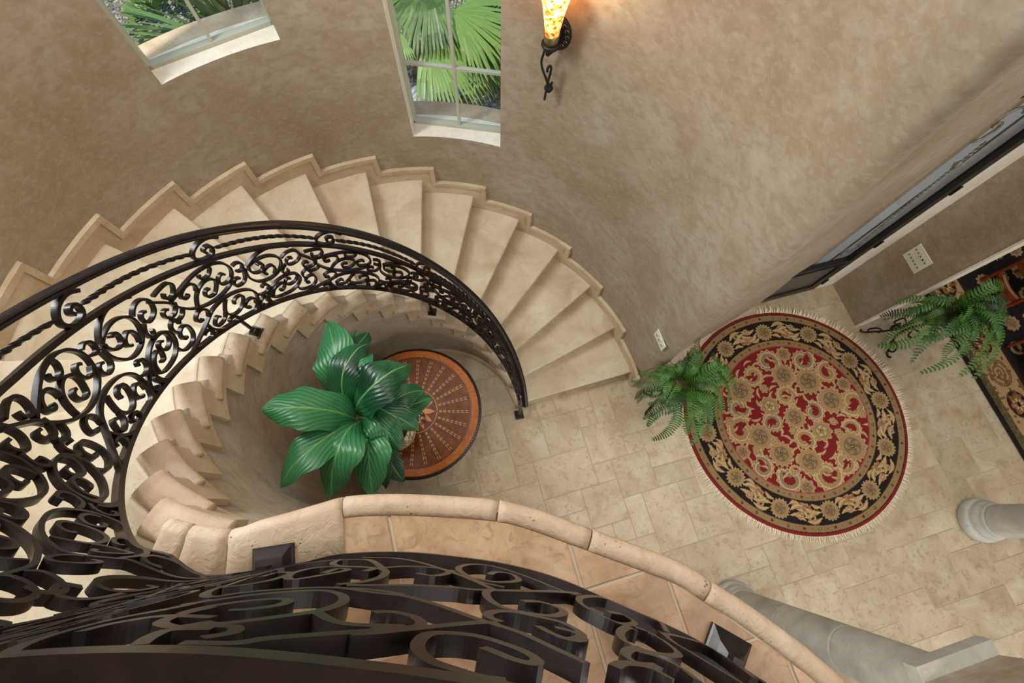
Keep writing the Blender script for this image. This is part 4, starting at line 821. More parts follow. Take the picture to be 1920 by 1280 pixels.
def fern(base, hstand, label, lab2, seed, rot, walls, fs=1.0, sc=1.0):
    rnd = random.Random(seed); base = Vector(base); top = base+Vector((0,0,hstand))
    st = empty('plant_stand', base); tag(st, lab2, 'stand', 'iron plant stands')
    for i in range(3):
        a = rot+2*PI*i/3; d = Vector((math.cos(a), math.sin(a), 0)); L = lambda r, z: base+d*r*fs+Vector((0,0,z))
        b = MB(); b.tube(spl([L(0.235,0.035),L(0.215,0.008),L(0.18,0.012),L(0.13,0.08),L(0.07,0.16),L(0.035,0.26),L(0.03,hstand*.6),L(0.06,hstand*.85),L(0.12,hstand)], 6), 0.012, 6); adopt(b.obj('leg', M['iron'], None, True), st)
        b = MB(); b.tube(spl([L(0.16,0.04),L(0.19,0.10),L(0.15,0.17),L(0.09,0.15),L(0.09,0.10),L(0.125,0.095)], 6), 0.010, 6); adopt(b.obj('scroll', M['iron'], None, True), st)
        b = MB(); b.tube(spl([L(0.05,hstand*.62),L(0.12,hstand*.70),L(0.13,hstand*.55),L(0.09,hstand*.50),L(0.07,hstand*.56)], 6), 0.009, 6); adopt(b.obj('scroll', M['iron'], None, True), st)
    b = MB(); b.tube([top+Vector((0.12*math.cos(2*PI*i/24), 0.12*math.sin(2*PI*i/24), 0)) for i in range(25)], 0.008, 6); adopt(b.obj('ring', M['iron'], None, True), st)
    root = empty('potted_fern', top); tag(root, label, 'fern', 'ferns on iron stands')
    b = MB(); b.lathe([(0.07,-0.09),(0.10,-0.02),(0.125,0.05),(0.132,0.09),(0.12,0.095),(0.11,0.07),(0.001,0.065)], top, 28); adopt(b.obj('pot', M['fpot'], None, True), root)
    for i in range(58):
        o = bpy.data.objects.new('frond', FM[3 if i > 42 else rnd.choice([0,0,1,1,2,2,3])]); COL.objects.link(o); o.parent = root
        a = i*2.399+rnd.uniform(-.2,.2); o.location = (0.04*math.cos(a), 0.04*math.sin(a), 0.07); s = rnd.uniform(.8,1.1)*(0.75 if i > 42 else 1)
        for q, n in walls:
            h = (top-Vector(q)).dot(Vector(n)); e = -(math.cos(a)*n[0]+math.sin(a)*n[1])
            if e > 0.05: s = min(s, max(0.35, (h-0.05)/(e*0.52))/sc)
        s *= sc; o.scale = (s,s,s*rnd.uniform(.8,1.2)); o.rotation_euler = (rnd.uniform(-.35,.35), rnd.uniform(-.45,.15), a)
fb1 = px(1281,713,0.95); fern(Vector((fb1.x, fb1.y, 0)), 0.72, 'bushy green fern beside the rug near the foot of the stairs', 'iron plant stand hidden under the fern near the stairs', 3, 0.0, [((Cc.x,Cc.y,0),(nr.x,nr.y,0))], 0.62)
fb2 = px(1650,634,0.0); ft = math.atan2(px(1616,622,0).y-fb2.y, px(1616,622,0).x-fb2.x); fern(Vector((fb2.x, fb2.y, 0)), 0.70, 'bushy green fern at the dining room opening by the dark rug', 'scrolled iron plant stand holding the fern by the dining room', 5, ft, [(tf(3.4,0.62),(-TB.x,-TB.y,0))], 1.0, 1.22)
# ================================================================== WALL SCONCE
SN = Vector((-math.cos(math.radians(63.6)), -math.sin(math.radians(63.6)), 0)); ST = Vector((-SN.y, SN.x, 0))
sp0 = pxcyl(1047, 60, RW); sroot = empty('wall_sconce', sp0); tag(sroot, 'iron torch sconce with glowing amber glass shade on the wall', 'lamp')
Lc = lambda a, out, z: Vector((sp0.x, sp0.y, 0)) + ST*a + SN*out + Vector((0,0,z))
b = MB(); b.loft([[Lc(r*math.cos(2*PI*i/28), o, sp0.z+1.25*r*math.sin(2*PI*i/28)) for i in range(28)] for r, o in ((0.085,0.001),(0.085,0.010),(0.072,0.016),(0.050,0.020),(0.001,0.022))]); bpl = adopt(b.obj('back_plate', M['black'], None, True), sroot)
M['brass'] = mat('antique_brass', srgb(150,132,96), 0.35, 0.8)
for i in range(14):
    a = 2*PI*i/14; c0 = (0.062*math.cos(a), 1.25*0.062*math.sin(a)); b = MB(); b.tube([Lc(c0[0]+0.010*math.cos(q), 0.0185, sp0.z+c0[1]+0.010*math.sin(q)) for q in np.linspace(0, 4.6, 9)], 0.0022, 5); subpart(b.obj('plate_curl', M['brass']), bpl)
so = 0.105; cz = sp0.z+0.01
b = MB(); b.lathe([(0.001,-0.065),(0.02,-0.06),(0.018,-0.045),(0.045,-0.03),(0.055,-0.015),(0.054,-0.004),(0.044,0.0),(0.001,0.0)], Lc(0,so,cz), 28); cup_o = adopt(b.obj('cup', M['black'], None, True), sroot)
b = MB(); b.lathe([(0.040,0.0),(0.042,0.02),(0.046,0.055),(0.044,0.058),(0.038,0.02),(0.037,0.0)], Lc(0,so,cz), 28); subpart(b.obj('collar', M['brass'], None, True), cup_o)
b = MB(); b.tube(spl([Lc(0,0.015,cz-0.01), Lc(0,0.05,cz-0.03), Lc(0,so,cz-0.05)],5), 0.010, 8); adopt(b.obj('arm', M['black'], None, True), sroot)
m = M['amber'] = mat('amber_glass', srgb(255,150,50), 0.3); co = coords(m, (1,1,1)); v = N(m,'ShaderNodeTexVoronoi'); v.inputs['Scale'].default_value = 60; v.distance = 'CHEBYCHEV'; LK(m, co, v.inputs['Vector'])
cr_ = ramp(m, v.outputs['Color'], [(0.2, srgb(190,60,10)), (0.45, srgb(255,140,30)), (0.7, srgb(255,205,120))]); LK(m, cr_.outputs[0], bsdf(m).inputs['Base Color']); LK(m, cr_.outputs[0], bsdf(m).inputs['Emission Color'])
tcz = N(m,'ShaderNodeTexCoord'); sz = N(m,'ShaderNodeSeparateXYZ'); LK(m, tcz.outputs['Generated'], sz.inputs[0]); mz = N(m,'ShaderNodeMapRange'); mz.inputs[1].default_value = 0.2; mz.inputs[2].default_value = 0.85; mz.inputs[3].default_value = 0.9; mz.inputs[4].default_value = 7.0; LK(m, sz.outputs[2], mz.inputs[0]); LK(m, mz.outputs[0], bsdf(m).inputs['Emission Strength'])
b = MB(); pr = [(0.036,0.015),(0.040,0.06),(0.050,0.13),(0.062,0.20),(0.076,0.26),(0.088,0.30),(0.084,0.30),(0.072,0.255),(0.058,0.195),(0.046,0.125),(0.036,0.06),(0.030,0.015)]
b.lathe(pr, Lc(0,so,cz), 32, False); adopt(b.obj('shade', M['amber'], None, True), sroot)
m = M['bulb'] = mat('lit_bulb', (1,0.8,0.5), 0.4); bsdf(m).inputs['Emission Color'].default_value = (1,0.78,0.45,1); bsdf(m).inputs['Emission Strength'].default_value = 30
b = MB(); b.lathe([(0.012,0.06),(0.02,0.11),(0.036,0.17),(0.04,0.21),(0.03,0.245),(0.001,0.26)], Lc(0,so,cz), 20); adopt(b.obj('bulb', M['bulb'], None, True), sroot)
pl = bpy.data.lights.new('sconce_light', 'POINT'); pl.energy = 13; pl.color = (1,0.62,0.25); pl.shadow_soft_size = 0.06; po = bpy.data.objects.new('sconce_light', pl); COL.objects.link(po); po.location = Lc(0,so,cz+0.33)
Rs = RW-0.075
cv = lambda pts, R=Rs: [pxcyl(x, y, R) for x, y in pts]
z980 = lambda x, y: (980+x/6.4, y/6.4)
b = MB(); b.tube(spl(cv([z980(*p) for p in [(310,500),(275,570),(250,650),(225,740),(240,840),(275,930),(300,1010)]]), 6), 0.0075, 7); adopt(b.obj('stem', M['black'], None, True), sroot)
b = MB(); b.tube(spl(cv([z980(*p) for p in [(350,510),(352,580),(330,640),(300,665),(285,640),(300,625)]]), 6), 0.0075, 7); adopt(b.obj('scroll', M['black'], None, True), sroot)
b = MB(); b.tube(spl(cv([z980(*p) for p in [(295,860),(300,820),(325,790),(342,810),(335,870),(310,960),(295,1040),(275,1120),(262,1195)]]), 6), 0.0078, 7); adopt(b.obj('scroll', M['black'], None, True), sroot)
bq = pxcyl(*z980(312,1055), RW-0.055); b = MB(); b.lathe([(0.001,-0.03),(0.02,-0.022),(0.03,0.0),(0.02,0.022),(0.001,0.03)], bq, 16); adopt(b.obj('ball', M['black'], None, True), sroot)
b = MB(); wq = Vector((bq.x,bq.y,bq.z)); b.tube([wq, wq-SN*0.055], 0.007, 6); adopt(b.obj('wall_pin', M['black']), sroot)
# ================================================================== SWITCH PLATES
M['plate'] = mat('switch_plate', srgb(222,220,198), 0.4); M['slot'] = mat('switch_slot', srgb(118,116,88), 0.5)
sw = pxcyl(1238, 637, RW); aw = math.atan2(sw.y-CY, sw.x-CX); nS = Vector((-math.cos(aw), -math.sin(aw), 0)); tS = Vector((-nS.y, nS.x, 0))
def switch(c, n, t, w, h, nx, ny, label):
    root = empty('switch_plate', c); tag(root, label, 'switch'); b = MB(); Zv = Vector((0,0,1))
    b.loft([[c+n*o+t*(sx*(w/2-i))+Zv*(sy*(h/2-i)) for sx, sy in ((-1,-1),(1,-1),(1,1),(-1,1))] for o, i in ((0.001,0),(0.006,0),(0.009,0.004))]); adopt(b.obj('plate', M['plate']), root)
    for i in range(nx):
        for j in range(ny):
            q = c+t*((i+.5)/nx-.5)*w*.86+Zv*((j+.5)/ny-.5)*h*.80; b = MB(); hw, hh = w/nx*.22, h/ny*.30
            b.loft([[q+n*o+t*(sx*hw)+Zv*(sy*hh) for sx, sy in ((-1,-1),(1,-1),(1,1),(-1,1))] for o in (0.0085, 0.0125)]); rk = adopt(b.obj('rocker', M['plate']), root)
            b = MB(); b.loft([[q+n*o+t*(sx*hw*.9)+Zv*(hh*.1+sy*hh*.22) for sx, sy in ((-1,-1),(1,-1),(1,1),(-1,1))] for o in (0.0120, 0.0135)]); subpart(b.obj('toggle_slot', M['black'] if (i, j) == (1, 1) and nx > 3 else M['slot']), rk)
switch(sw, nS, tS, 0.165, 0.115, 3, 1, 'pale three rocker switch plate above the fern by the stairs')
pq = tf(3.33, 1.0, 0); nW = Vector((-TA.x, -TA.y, 0)); cs = [pxplane(x, y, pq, nW) for x, y in ((1724,458),(1690.5,478.6),(1717,511.5),(1753.5,491))]; cc = sum(cs, Vector((0,0,0)))/4
tW = Vector((TB.x, TB.y, 0)); wv2 = (abs((cs[2]-cs[1]).dot(tW))+abs((cs[3]-cs[0]).dot(tW)))/2; hv2 = (abs(cs[0].z-cs[1].z)+abs(cs[3].z-cs[2].z))/2
switch(cc, nW, tW, wv2, hv2, 5, 2, 'large pale switch plate on the wall beside the front door')
# ================================================================== IRON RAILING
SCROLLS = [
[(2.214,0.703),(2.014,0.743),(1.75,0.798),(1.483,0.854),(1.255,0.892),(1.026,0.917),(0.857,0.925),(0.718,0.903),(0.666,0.861),(0.654,0.805),(0.715,0.729),(0.842,0.645),(0.969,0.576),(1.141,0.522),(1.404,0.468),(1.672,0.445),(1.902,0.457),(2.069,0.492),(2.192,0.555),(2.256,0.623),(2.266,0.694),(2.386,0.758),(2.515,0.814)],
[(0.989,0.906),(1.021,0.864),(1.113,0.817),(1.208,0.788),(1.299,0.781),(1.352,0.798),(1.328,0.831),(1.279,0.852)],
[(1.949,0.489),(1.857,0.551),(1.733,0.621),(1.584,0.683),(1.42,0.729),(1.272,0.751),(1.178,0.737),(1.153,0.699),(1.209,0.642),(1.334,0.574),(1.448,0.532),(1.575,0.527),(1.608,0.56),(1.548,0.609),(1.464,0.631),(1.409,0.631)],
[(0.843,0.664),(0.996,0.617),(1.108,0.614),(1.133,0.645),(1.089,0.692),(1.005,0.734),(0.916,0.755),(0.878,0.736)],
[(1.656,0.671),(1.586,0.723),(1.572,0.769),(1.619,0.791),(1.731,0.783),(1.861,0.75),(1.962,0.71),(2.007,0.671),(1.967,0.649),(1.878,0.663),(1.847,0.685)],
[(2.34,0.847),(2.149,0.882),(2.001,0.904),(1.907,0.908),(1.87,0.883),(1.896,0.842),(1.983,0.791),(2.083,0.753),(2.172,0.744),(2.228,0.763),(2.199,0.795),(2.154,0.819)],
[(2.227,0.548),(2.332,0.499),(2.453,0.47),(2.573,0.466),(2.593,0.497),(2.541,0.539),(2.461,0.567)],
[(2.011,0.297),(1.922,0.351),(1.909,0.403),(1.963,0.428),(2.082,0.417),(2.217,0.37),(2.281,0.325),(2.251,0.297),(2.158,0.304)],
[(2.286,0.2),(2.068,0.268),(1.819,0.344),(1.531,0.398),(1.263,0.43),(0.983,0.433),(0.776,0.403),(0.694,0.334),(0.739,0.237),(0.86,0.134),(1.069,0.035),(1.271,-0.021),(1.495,-0.052),(1.722,-0.043),(1.987,-0.007),(2.168,0.054),(2.235,0.122),(2.222,0.203)],
[(2.068,0.268),(2.343,0.186),(2.651,0.11),(2.953,0.043),(3.205,-0.003),(3.494,-0.03),(3.819,-0.024),(4.057,0.016),(4.129,0.085),(4.087,0.15)],
[(1.369,0.397),(1.52,0.313),(1.649,0.223),(1.642,0.16),(1.523,0.13),(1.35,0.153),(1.17,0.219),(1.033,0.301),(1.02,0.357),(1.139,0.355),(1.266,0.317),(1.319,0.273)],
[(1.668,0.219),(1.778,0.155),(1.932,0.113),(2.085,0.103),(2.091,0.144),(1.976,0.203),(1.881,0.228),(1.842,0.207)],
[(0.914,0.137),(0.836,0.209),(0.877,0.247),(0.995,0.24),(1.125,0.198),(1.194,0.141),(1.145,0.117),(1.081,0.127)],
[(1.711,-0.026),(1.591,0.038),(1.562,0.09),(1.666,0.101),(1.769,0.082),(1.795,0.056)],
[(2.512,0.099),(2.419,0.13),(2.305,0.125),(2.281,0.089),(2.423,0.021),(2.607,-0.019),(2.719,-0.023),(2.825,0.009),(2.905,0.035)],
[(-0.888,0.96),(-0.717,0.983),(-0.517,0.983),(-0.287,0.951),(-0.046,0.89),(0.154,0.824),(0.339,0.75)],
[(0.324,0.739),(0.108,0.797),(-0.118,0.838),(-0.308,0.847),(-0.443,0.819),(-0.483,0.757),(-0.408,0.664),(-0.251,0.569),(-0.049,0.497),(0.191,0.456),(0.376,0.466),(0.471,0.52),(0.499,0.591),(0.452,0.67),(0.403,0.73)],
[(0.304,0.727),(0.349,0.68),(0.322,0.63),(0.206,0.616),(0.083,0.647),(-0.013,0.711),(-0.017,0.753),(0.056,0.751),(0.106,0.73)],
[(-0.083,0.527),(-0.172,0.584),(-0.221,0.649),(-0.184,0.685),(-0.062,0.666),(0.063,0.619),(0.121,0.577),(0.089,0.557),(0.05,0.563)],
[(0.581,0.817),(0.466,0.843),(0.381,0.833),(0.383,0.791),(0.458,0.736),(0.54,0.715),(0.607,0.723)],
[(0.464,0.71),(0.523,0.64),(0.607,0.569),(0.745,0.52),(0.887,0.51),(0.91,0.546),(0.842,0.597),(0.748,0.624),(0.68,0.616)],
[(-0.529,0.776),(-0.702,0.845),(-0.885,0.883),(-0.999,0.868),(-1.018,0.812),(-0.926,0.727),(-0.778,0.666),(-0.626,0.638),(-0.56,0.657),(-0.596,0.713),(-0.687,0.755),(-0.775,0.755)],
[(-0.512,0.654),(-0.378,0.59),(-0.306,0.536),(-0.298,0.49),(-0.379,0.49),(-0.452,0.53),(-0.464,0.557)],
[(-1.304,0.673),(-1.214,0.607),(-1.067,0.553),(-0.93,0.543),(-0.89,0.579),(-0.942,0.63),(-1.023,0.65),(-1.076,0.642)],
[(-0.913,0.419),(-0.986,0.464),(-0.964,0.492),(-0.868,0.494),(-0.744,0.445),(-0.689,0.393),(-0.685,0.334)],
[(0.462,0.191),(0.305,0.283),(0.108,0.36),(-0.133,0.426),(-0.372,0.463),(-0.556,0.454),(-0.602,0.391),(-0.521,0.299),(-0.366,0.216),(-0.137,0.143),(0.11,0.108),(0.334,0.104),(0.462,0.15),(0.451,0.203)],
[(-0.548,0.442),(-0.517,0.374),(-0.391,0.311),(-0.228,0.271),(-0.144,0.292),(-0.171,0.348),(-0.272,0.388),(-0.339,0.379)],
[(0.404,0.143),(0.289,0.231),(0.123,0.297),(-0.037,0.33),(-0.094,0.31),(-0.04,0.254),(0.057,0.209),(0.142,0.205)],
[(0.367,0.254),(0.497,0.179),(0.558,0.094),(0.521,0.028),(0.38,-0.01),(0.149,-0.009)],
[(0.461,0.35),(0.391,0.388),(0.289,0.384),(0.297,0.334),(0.396,0.277),(0.524,0.243),(0.621,0.245),(0.68,0.266)],
[(0.55,0.203),(0.698,0.167),(0.841,0.103),(0.876,0.045),(0.801,0.04),(0.759,0.07)],
[(-0.739,0.237),(-0.663,0.226),(-0.64,0.254),(-0.717,0.32),(-0.85,0.365),(-0.962,0.365),(-0.964,0.301),(-0.864,0.203),(-0.67,0.13),(-0.451,0.11),(-0.346,0.137),(-0.339,0.195)]]
BALCONY = [
[(22.675,0.204),(22.346,0.231),(22.005,0.246),(22.31,0.573),(22.358,0.683),(22.451,0.755),(22.58,0.796),(22.704,0.764),(22.895,0.741),(23.102,0.719),(23.26,0.714),(23.419,0.709),(23.671,0.722)],
[(22.384,0.667),(22.544,0.648),(22.617,0.598),(22.593,0.496),(22.417,0.46),(22.404,0.525)],
[(23.331,0.46),(23.208,0.416),(22.965,0.403),(22.69,0.401),(22.602,0.475),(22.669,0.566),(22.784,0.612),(22.897,0.561),(23.011,0.465),(22.899,0.44),(22.883,0.519)],
[(23.208,0.429),(23.072,0.4),(22.894,0.388),(22.74,0.338),(22.663,0.237),(22.83,0.218),(23.015,0.256),(23.331,0.46)],
[(23.331,0.46),(23.366,0.55),(23.302,0.632),(23.176,0.677)],
[(22.547,0.861),(22.678,0.827),(22.824,0.79),(23.004,0.762),(23.181,0.748),(23.332,0.785),(23.393,0.844),(23.348,0.906),(23.228,0.952),(23.071,0.995),(22.935,1.009)],
[(22.707,0.932),(22.742,0.891),(22.865,0.852),(23.011,0.833),(23.1,0.845),(23.103,0.882),(23.01,0.911),(22.912,0.919)],
[(23.346,0.914),(23.47,0.953),(23.574,0.965),(23.686,0.957),(23.823,0.943)],
[(22.902,1.018),(22.997,1.013),(23.108,1.014),(23.156,1.028),(23.159,1.046),(23.096,1.067)],
[(23.061,1.088),(23.244,1.084),(23.343,1.057),(23.505,1.025),(23.684,0.986),(23.83,0.953)],
[(22.842,0.166),(22.964,0.177),(23.217,0.181),(23.487,0.237),(23.724,0.319),(23.937,0.396),(24.151,0.492),(24.241,0.532)],
[(23.171,0.477),(23.201,0.437),(23.28,0.394),(23.426,0.346),(23.599,0.321),(23.78,0.332),(23.826,0.387),(23.729,0.46),(23.584,0.446)],
[(24.328,0.476),(24.124,0.459),(23.964,0.364),(23.884,0.26),(23.967,0.152),(24.15,0.106),(24.371,0.133),(24.645,0.208),(24.894,0.274),(25.091,0.26)],
[(24.07,0.408),(24.237,0.424),(24.407,0.362),(24.481,0.284),(24.408,0.208),(24.256,0.236),(24.193,0.306)],
[(23.242,0.681),(23.405,0.66),(23.657,0.616),(23.939,0.583),(24.14,0.569),(24.586,0.437),(25.144,0.197)],
[(24.462,0.606),(24.604,0.565),(24.735,0.575),(24.766,0.616),(24.66,0.684),(24.515,0.712),(24.337,0.717),(24.228,0.669),(24.189,0.597),(24.22,0.538)],
[(23.186,0.709),(23.473,0.734),(23.691,0.739),(23.925,0.784),(24.098,0.826),(24.216,0.85),(24.4,0.876),(24.533,0.911),(24.711,0.955)],
[(24.299,0.831),(24.237,0.817),(24.219,0.791),(24.275,0.756),(24.379,0.735),(24.51,0.73),(24.687,0.724),(24.789,0.76),(24.782,0.797),(24.695,0.839),(24.598,0.834),(24.515,0.804)],
[(23.62,1.01),(23.71,0.992),(23.812,0.965),(23.983,0.917),(24.18,0.861),(24.284,0.844)],
[(23.609,0.882),(23.705,0.868),(23.824,0.882),(23.886,0.916),(23.862,0.943),(23.75,0.966),(23.684,0.964)],
[(24.314,1.096),(24.213,1.099),(24.108,1.088),(24.013,1.073),(23.952,1.045),(23.927,1.009),(23.953,0.966),(24.061,0.946),(24.191,0.942),(24.322,0.957),(24.415,0.975),(24.459,1),(24.424,1.017),(24.348,1.016),(24.259,0.999),(24.21,0.99)],
[(25.322,0.348),(25.541,0.256),(25.619,0.304),(25.454,0.418),(25.281,0.485),(25.143,0.471),(25.041,0.43),(25.032,0.363),(25.152,0.241),(25.582,-0.013),(26.025,-0.149),(26.262,-0.073),(26.071,0.198)],
[(25.499,0.418),(25.653,0.392),(25.749,0.45),(25.725,0.538),(25.567,0.62),(25.351,0.692),(25.185,0.72),(25.139,0.68),(25.207,0.598),(25.383,0.479),(25.467,0.47)],
[(25.923,0.265),(25.908,0.37),(25.96,0.414),(26.054,0.492),(26.155,0.575)],
[(26.009,0.246),(26.339,0.146),(26.838,0.007),(26.857,0.159),(26.69,0.345)],
[(25.152,0.752),(25.316,0.721),(25.483,0.721),(25.521,0.777)],
[(25.259,0.698),(25.106,0.766),(25.02,0.831),(25.093,0.85),(25.239,0.805)],
[(24.868,0.93),(24.959,0.887),(25.128,0.851),(25.249,0.866)],
[(24.629,0.78),(24.745,0.779),(24.79,0.806),(24.711,0.84),(24.602,0.844)],
[(22.638,0.823),(22.553,0.886),(22.428,0.931),(22.368,0.977),(22.365,1.024),(22.411,1.072),(22.5,1.116),(22.558,1.134),(22.607,1.135),(22.684,1.125),(22.818,1.125)],
[(22.929,0.965),(22.736,0.951),(22.606,0.95),(22.495,0.98),(22.467,1.015)],
[(22.78,0.892),(22.728,0.933),(22.729,0.975),(22.776,1),(22.888,1.017),(22.978,0.989)],
[(23.052,1.025),(22.891,1.031),(22.883,1.062),(22.922,1.096)],
[(20.95,0.158),(21.304,0.415),(21.403,0.539),(21.535,0.688),(21.643,0.803),(21.657,0.872)]]
OB, OM, OH = 0.075, 0.65, 0.872
def Rk(k): return np.interp(k, [0,5,6,10,16,20], [.832,.832,.835,.864,.862,.856])
BPTS = [(-.66,-.137),(-.573,-.133),(-.444,-.114),(-.354,-.096),(-.22,-.092),(-.084,-.103),(.03,-.12),(.141,-.149),(.274,-.202),(.405,-.255),(.507,-.31),(.566,-.347),(.68,-.43),(.78,-.53),(.86,-.65),(.93,-.80)]
ks = np.arange(-1.0, 20.31, 0.1); tha = T0+DT*(ks-1)
circ = np.stack([CX+Rk(ks)*np.cos(tha), CY+Rk(ks)*np.sin(tha)], 1)
bal = smooth_curve([tuple(circ[-1])]+BPTS, 8)
tb_ = 20.3+np.concatenate([[0], np.cumsum(np.hypot(*np.diff(bal,axis=0).T))])/0.19
PT = np.vstack([circ[:-1], bal]); TT = np.concatenate([ks[:-1], tb_]); TG = np.gradient(PT, axis=0); TG /= np.linalg.norm(TG,axis=1)[:,None]
def rp(t):
    x = np.interp(t, TT, PT[:,0]); y = np.interp(t, TT, PT[:,1]); a = np.interp(t, TT, TG[:,0]); c = np.interp(t, TT, TG[:,1])
    l = math.hypot(a, c); return Vector((x, y, 0)), Vector((a/l, c/l, 0))
def smin(a, b, w=0.03): h = max(0.0, min(1.0, 0.5+0.5*(b-a)/w)); return b*(1-h)+a*h-w*h*(1-h)
def zbot(t): return smin(t*R_+OB, 3.80)
def zmid(t): return smin(t*R_+float(np.interp(t, [0,6,8,10,12,14,16,20], [.62,.63,.655,.672,.664,.642,.62,.62])), 4.610)
def zhand(t): return smin(t*R_+float(np.interp(t, [0,4,8,10,12,14,16,20], [.86,.875,.885,.88,.862,.828,.805,.82])), 4.84)
rail = empty('stair_railing', cyl(0.6, 0.84, 0)); tag(rail, 'dark wrought iron scroll railing along the stair and landing', 'railing')
def sweep(name, P, tn, hw, hd, parent, smooth=False, prof=None, cap=True, back=1.0):
    """P: 3D points, tn: matching plan tangents; section hw across (in the rail surface), hd along the surface normal"""
    b = MB(); rings = []; n = len(P)
    for i in range(n):
        T = (P[min(i+1,n-1)]-P[max(i-1,0)]).normalized(); nr = Vector((tn[i].y, -tn[i].x, 0)); s = nr.cross(T).normalized()
        w = hw[i] if hasattr(hw,'__len__') else hw; d_ = hd[i] if hasattr(hd,'__len__') else hd
        sec = prof or [(-1,-1),(1,-1),(1,1),(-1,1)]
        rings.append([P[i] + s*(a*w) + nr*((c+back)*d_) for a, c in sec])
    b.loft(rings, True, cap); o = b.obj(name, M['iron'], None, smooth); return adopt(o, parent)
def along(t0_, t1_, zf, dt=0.12):
    ts = np.linspace(t0_, t1_, max(3, int((t1_-t0_)/dt))); P = []; G = []
    for t in ts: p, g = rp(t); P.append(Vector((p.x, p.y, zf(t)))); G.append(g)
    return P, G
TEND = float(TT[-1])-0.3
P, G = along(0.55, TEND, zbot); sweep('bottom_rail', P, G, 0.009, 0.014, rail)
P, G = along(0.35, TEND, zmid); sweep('top_panel_rail', P, G, 0.010, [float(np.interp(q, [0,0.66,0.76,1], [.013,.013,.026,.026])) for q in np.linspace(0,1,len(P))], rail)
hp = [(-0.55,-1),(-0.2,-1.0),(0.0,-0.78),(0.25,-0.92),(0.6,-0.8),(0.85,-0.45),(1,0),(0.85,0.45),(0.6,0.8),(0.25,0.92),(0.0,0.78),(-0.2,1.0),(-0.55,1),(-0.8,0.6),(-0.8,-0.6)]
P, G = along(0.12, TEND, zhand); sweep('handrail', P, G, 0.020, 0.025, rail, False, hp, True, 0.3)
def stroke(name, pts, parent, hw=0.0058, hd=0.0098, n=5):
    Q = smooth_curve([(t*0.19, v*0.6) for t, v in pts], n); P = []; G = []
    for q in Q:
        t = q[0]/0.19; v = q[1]/0.6; p, g = rp(t); P.append(Vector((p.x, p.y, zbot(t)+v*(zmid(t)-zbot(t))))); G.append(g)
    w = [hw]*len(P); return sweep(name, P, G, w, hd, parent)
for i in range(-2, 5):
    for s in SCROLLS:
        k0 = 14.5 - 3.5*i; kk = [k0+a for a, _ in s]
        if min(kk) < 0.7 or max(kk) > 22.3: continue
        stroke('scroll', [(k0+a, min(max(v/0.985, 0.0), 1.0)) for a, v in s], rail)
for s in BALCONY:
    stroke('scroll', [(t, min(max((v*0.715+0.015)/0.810, 0.0), 1.0)) for t, v in s], rail, 0.0062, 0.0092)
BAL2 = [[(t+3.0, v) for t, v in s] for s in BALCONY if min(t for t, v in s) > 22.3 and max(t for t, v in s) < 25.2 and min(t for t, v in s) > 23.55]
for s in BAL2:
    if max(t for t, v in s) < TEND-0.1: stroke('scroll', [(t, min(max((v*0.715+0.015)/0.810, 0.0), 1.0)) for t, v in s], rail, 0.0062, 0.0092)
VOL = [(-0.344,0.806),(-0.209,0.819),(-0.06,0.811),(0.134,0.782),(0.311,0.738),(0.403,0.693),(0.356,0.66),(0.203,0.658),(0.032,0.685),(-0.054,0.722),(-0.056,0.751),(0.043,0.747),(0.127,0.723),(0.119,0.702)]
def vz(t, off):                                            # height between panel rail and handrail
    f = (off-OM)/(0.835-OM); return zmid(t)+0.008+f*(zhand(t)-0.02-zmid(t)-0.008)
vk = [14.35+2.7*i for i in range(-5, 3)]
for k0 in vk:
    Q = smooth_curve([(k0+a, o) for a, o in VOL], 5); P = []; G = []
    for t, o in Q: p, g = rp(t); P.append(Vector((p.x,p.y,vz(t,o)))); G.append(g)
    sweep('volute', P, G, 0.007, 0.011, rail)
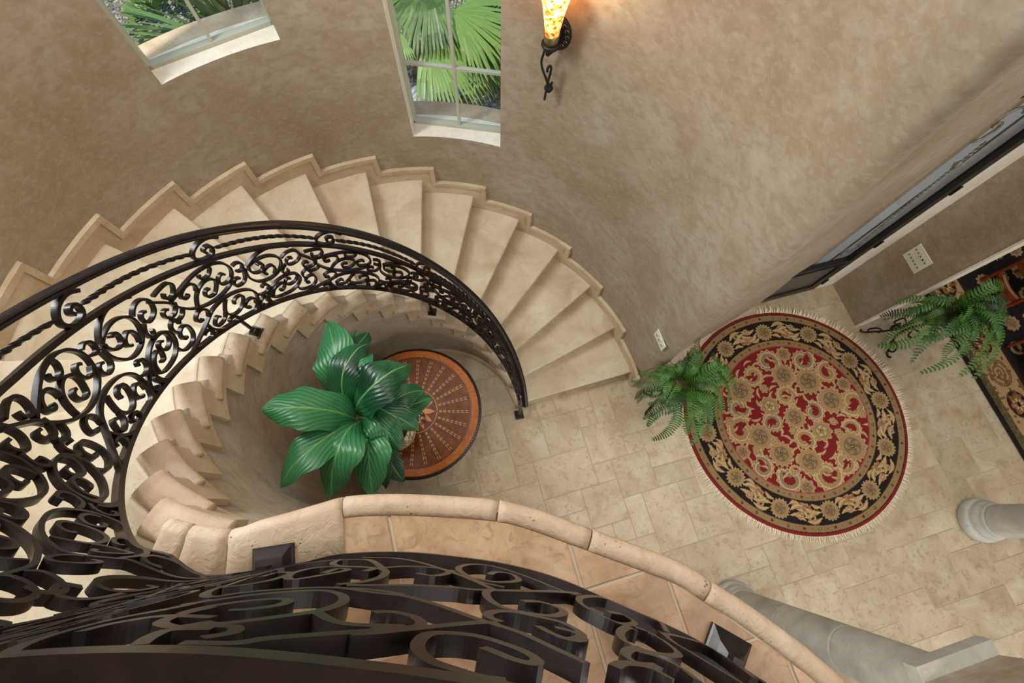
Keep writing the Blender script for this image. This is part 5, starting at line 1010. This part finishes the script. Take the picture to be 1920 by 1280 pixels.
for k0 in vk:
    a, c = k0-2.7+0.37, k0-0.10
    if a < 0.4: a = 0.5
    ts = np.linspace(a, c, 64); rings = []
    for i, t in enumerate(ts):
        p, g = rp(t); q = Vector((p.x,p.y,vz(t, 0.733 + 0.02*math.sin(PI*(t-a)/(c-a))))); nr = Vector((g.y,-g.x,0)); s = Vector((0,0,1))
        an = (t-a)*9.0; w = 0.0112*min(1.0, 0.6+4*min(t-a, c-t))
        rings.append([q + (s*math.cos(an+PI/2*e)+nr*math.sin(an+PI/2*e))*w*1.2 for e in range(4)])
    b = MB(); b.loft(rings); adopt(b.obj('twisted_bar', M['iron']), rail)
def foot(t, zf, size=0.034, off=0.0):
    p, g = rp(t); b = MB(); rot = math.atan2(g.y, g.x); z1 = zbot(t)
    b.box((p.x,p.y,zf+0.009), size, size*0.95, 0.009, rot)
    def sq(h, z): return [Vector((p.x,p.y,z)) + Vector((math.cos(rot)*a-math.sin(rot)*c, math.sin(rot)*a+math.cos(rot)*c, 0)) for a, c in ((-h,-h),(h,-h),(h,h),(-h,h))]
    b.loft([sq(size*0.82, zf+0.018), sq(size*0.78, zf+0.026), sq(0.016, zf+0.05), sq(0.0085, zf+0.055), sq(0.0085, max(z1, zf+0.06))])
    return adopt(b.obj('post_foot', M['iron']), rail)
foot(12.62, 12*R_); foot(6.6, 6*R_)
def shoe(c, rot):
    b = MB()
    def q(a, h, z, o=0): return [Vector((c.x,c.y,z)) + Vector((math.cos(rot)*x-math.sin(rot)*(y+o), math.sin(rot)*x+math.cos(rot)*(y+o), 0)) for x, y in ((-a,-h),(a,-h),(a,h),(-a,h))]
    b.loft([q(0.047,0.040,ZL+0.001), q(0.047,0.040,ZL+0.012), q(0.043,0.036,ZL+0.016), q(0.030,0.022,ZL+0.034,-0.008), q(0.013,0.012,ZL+0.05,-0.012), q(0.012,0.012,ZL+0.075,-0.012)])
    return adopt(b.obj('post_shoe', M['iron']), rail)
shoe(px(516,1056,ZL), 0.15); shoe(px(1358,1218,ZL), -0.5)
# newel at the foot of the stair
p, g = rp(0.6); b = MB(); rot = math.atan2(g.y, g.x); b.box((p.x,p.y,0.012), 0.045, 0.045, 0.012, rot); b.box((p.x,p.y,0.40), 0.013, 0.013, 0.39, rot)
b.loft([[Vector((p.x,p.y,z))+Vector((math.cos(rot)*a-math.sin(rot)*c, math.sin(rot)*a+math.cos(rot)*c,0))*h for a, c in ((-1,-1),(1,-1),(1,1),(-1,1))] for h, z in ((0.036,0.024),(0.03,0.04),(0.014,0.075))])
adopt(b.obj('newel_post', M['iron']), rail)
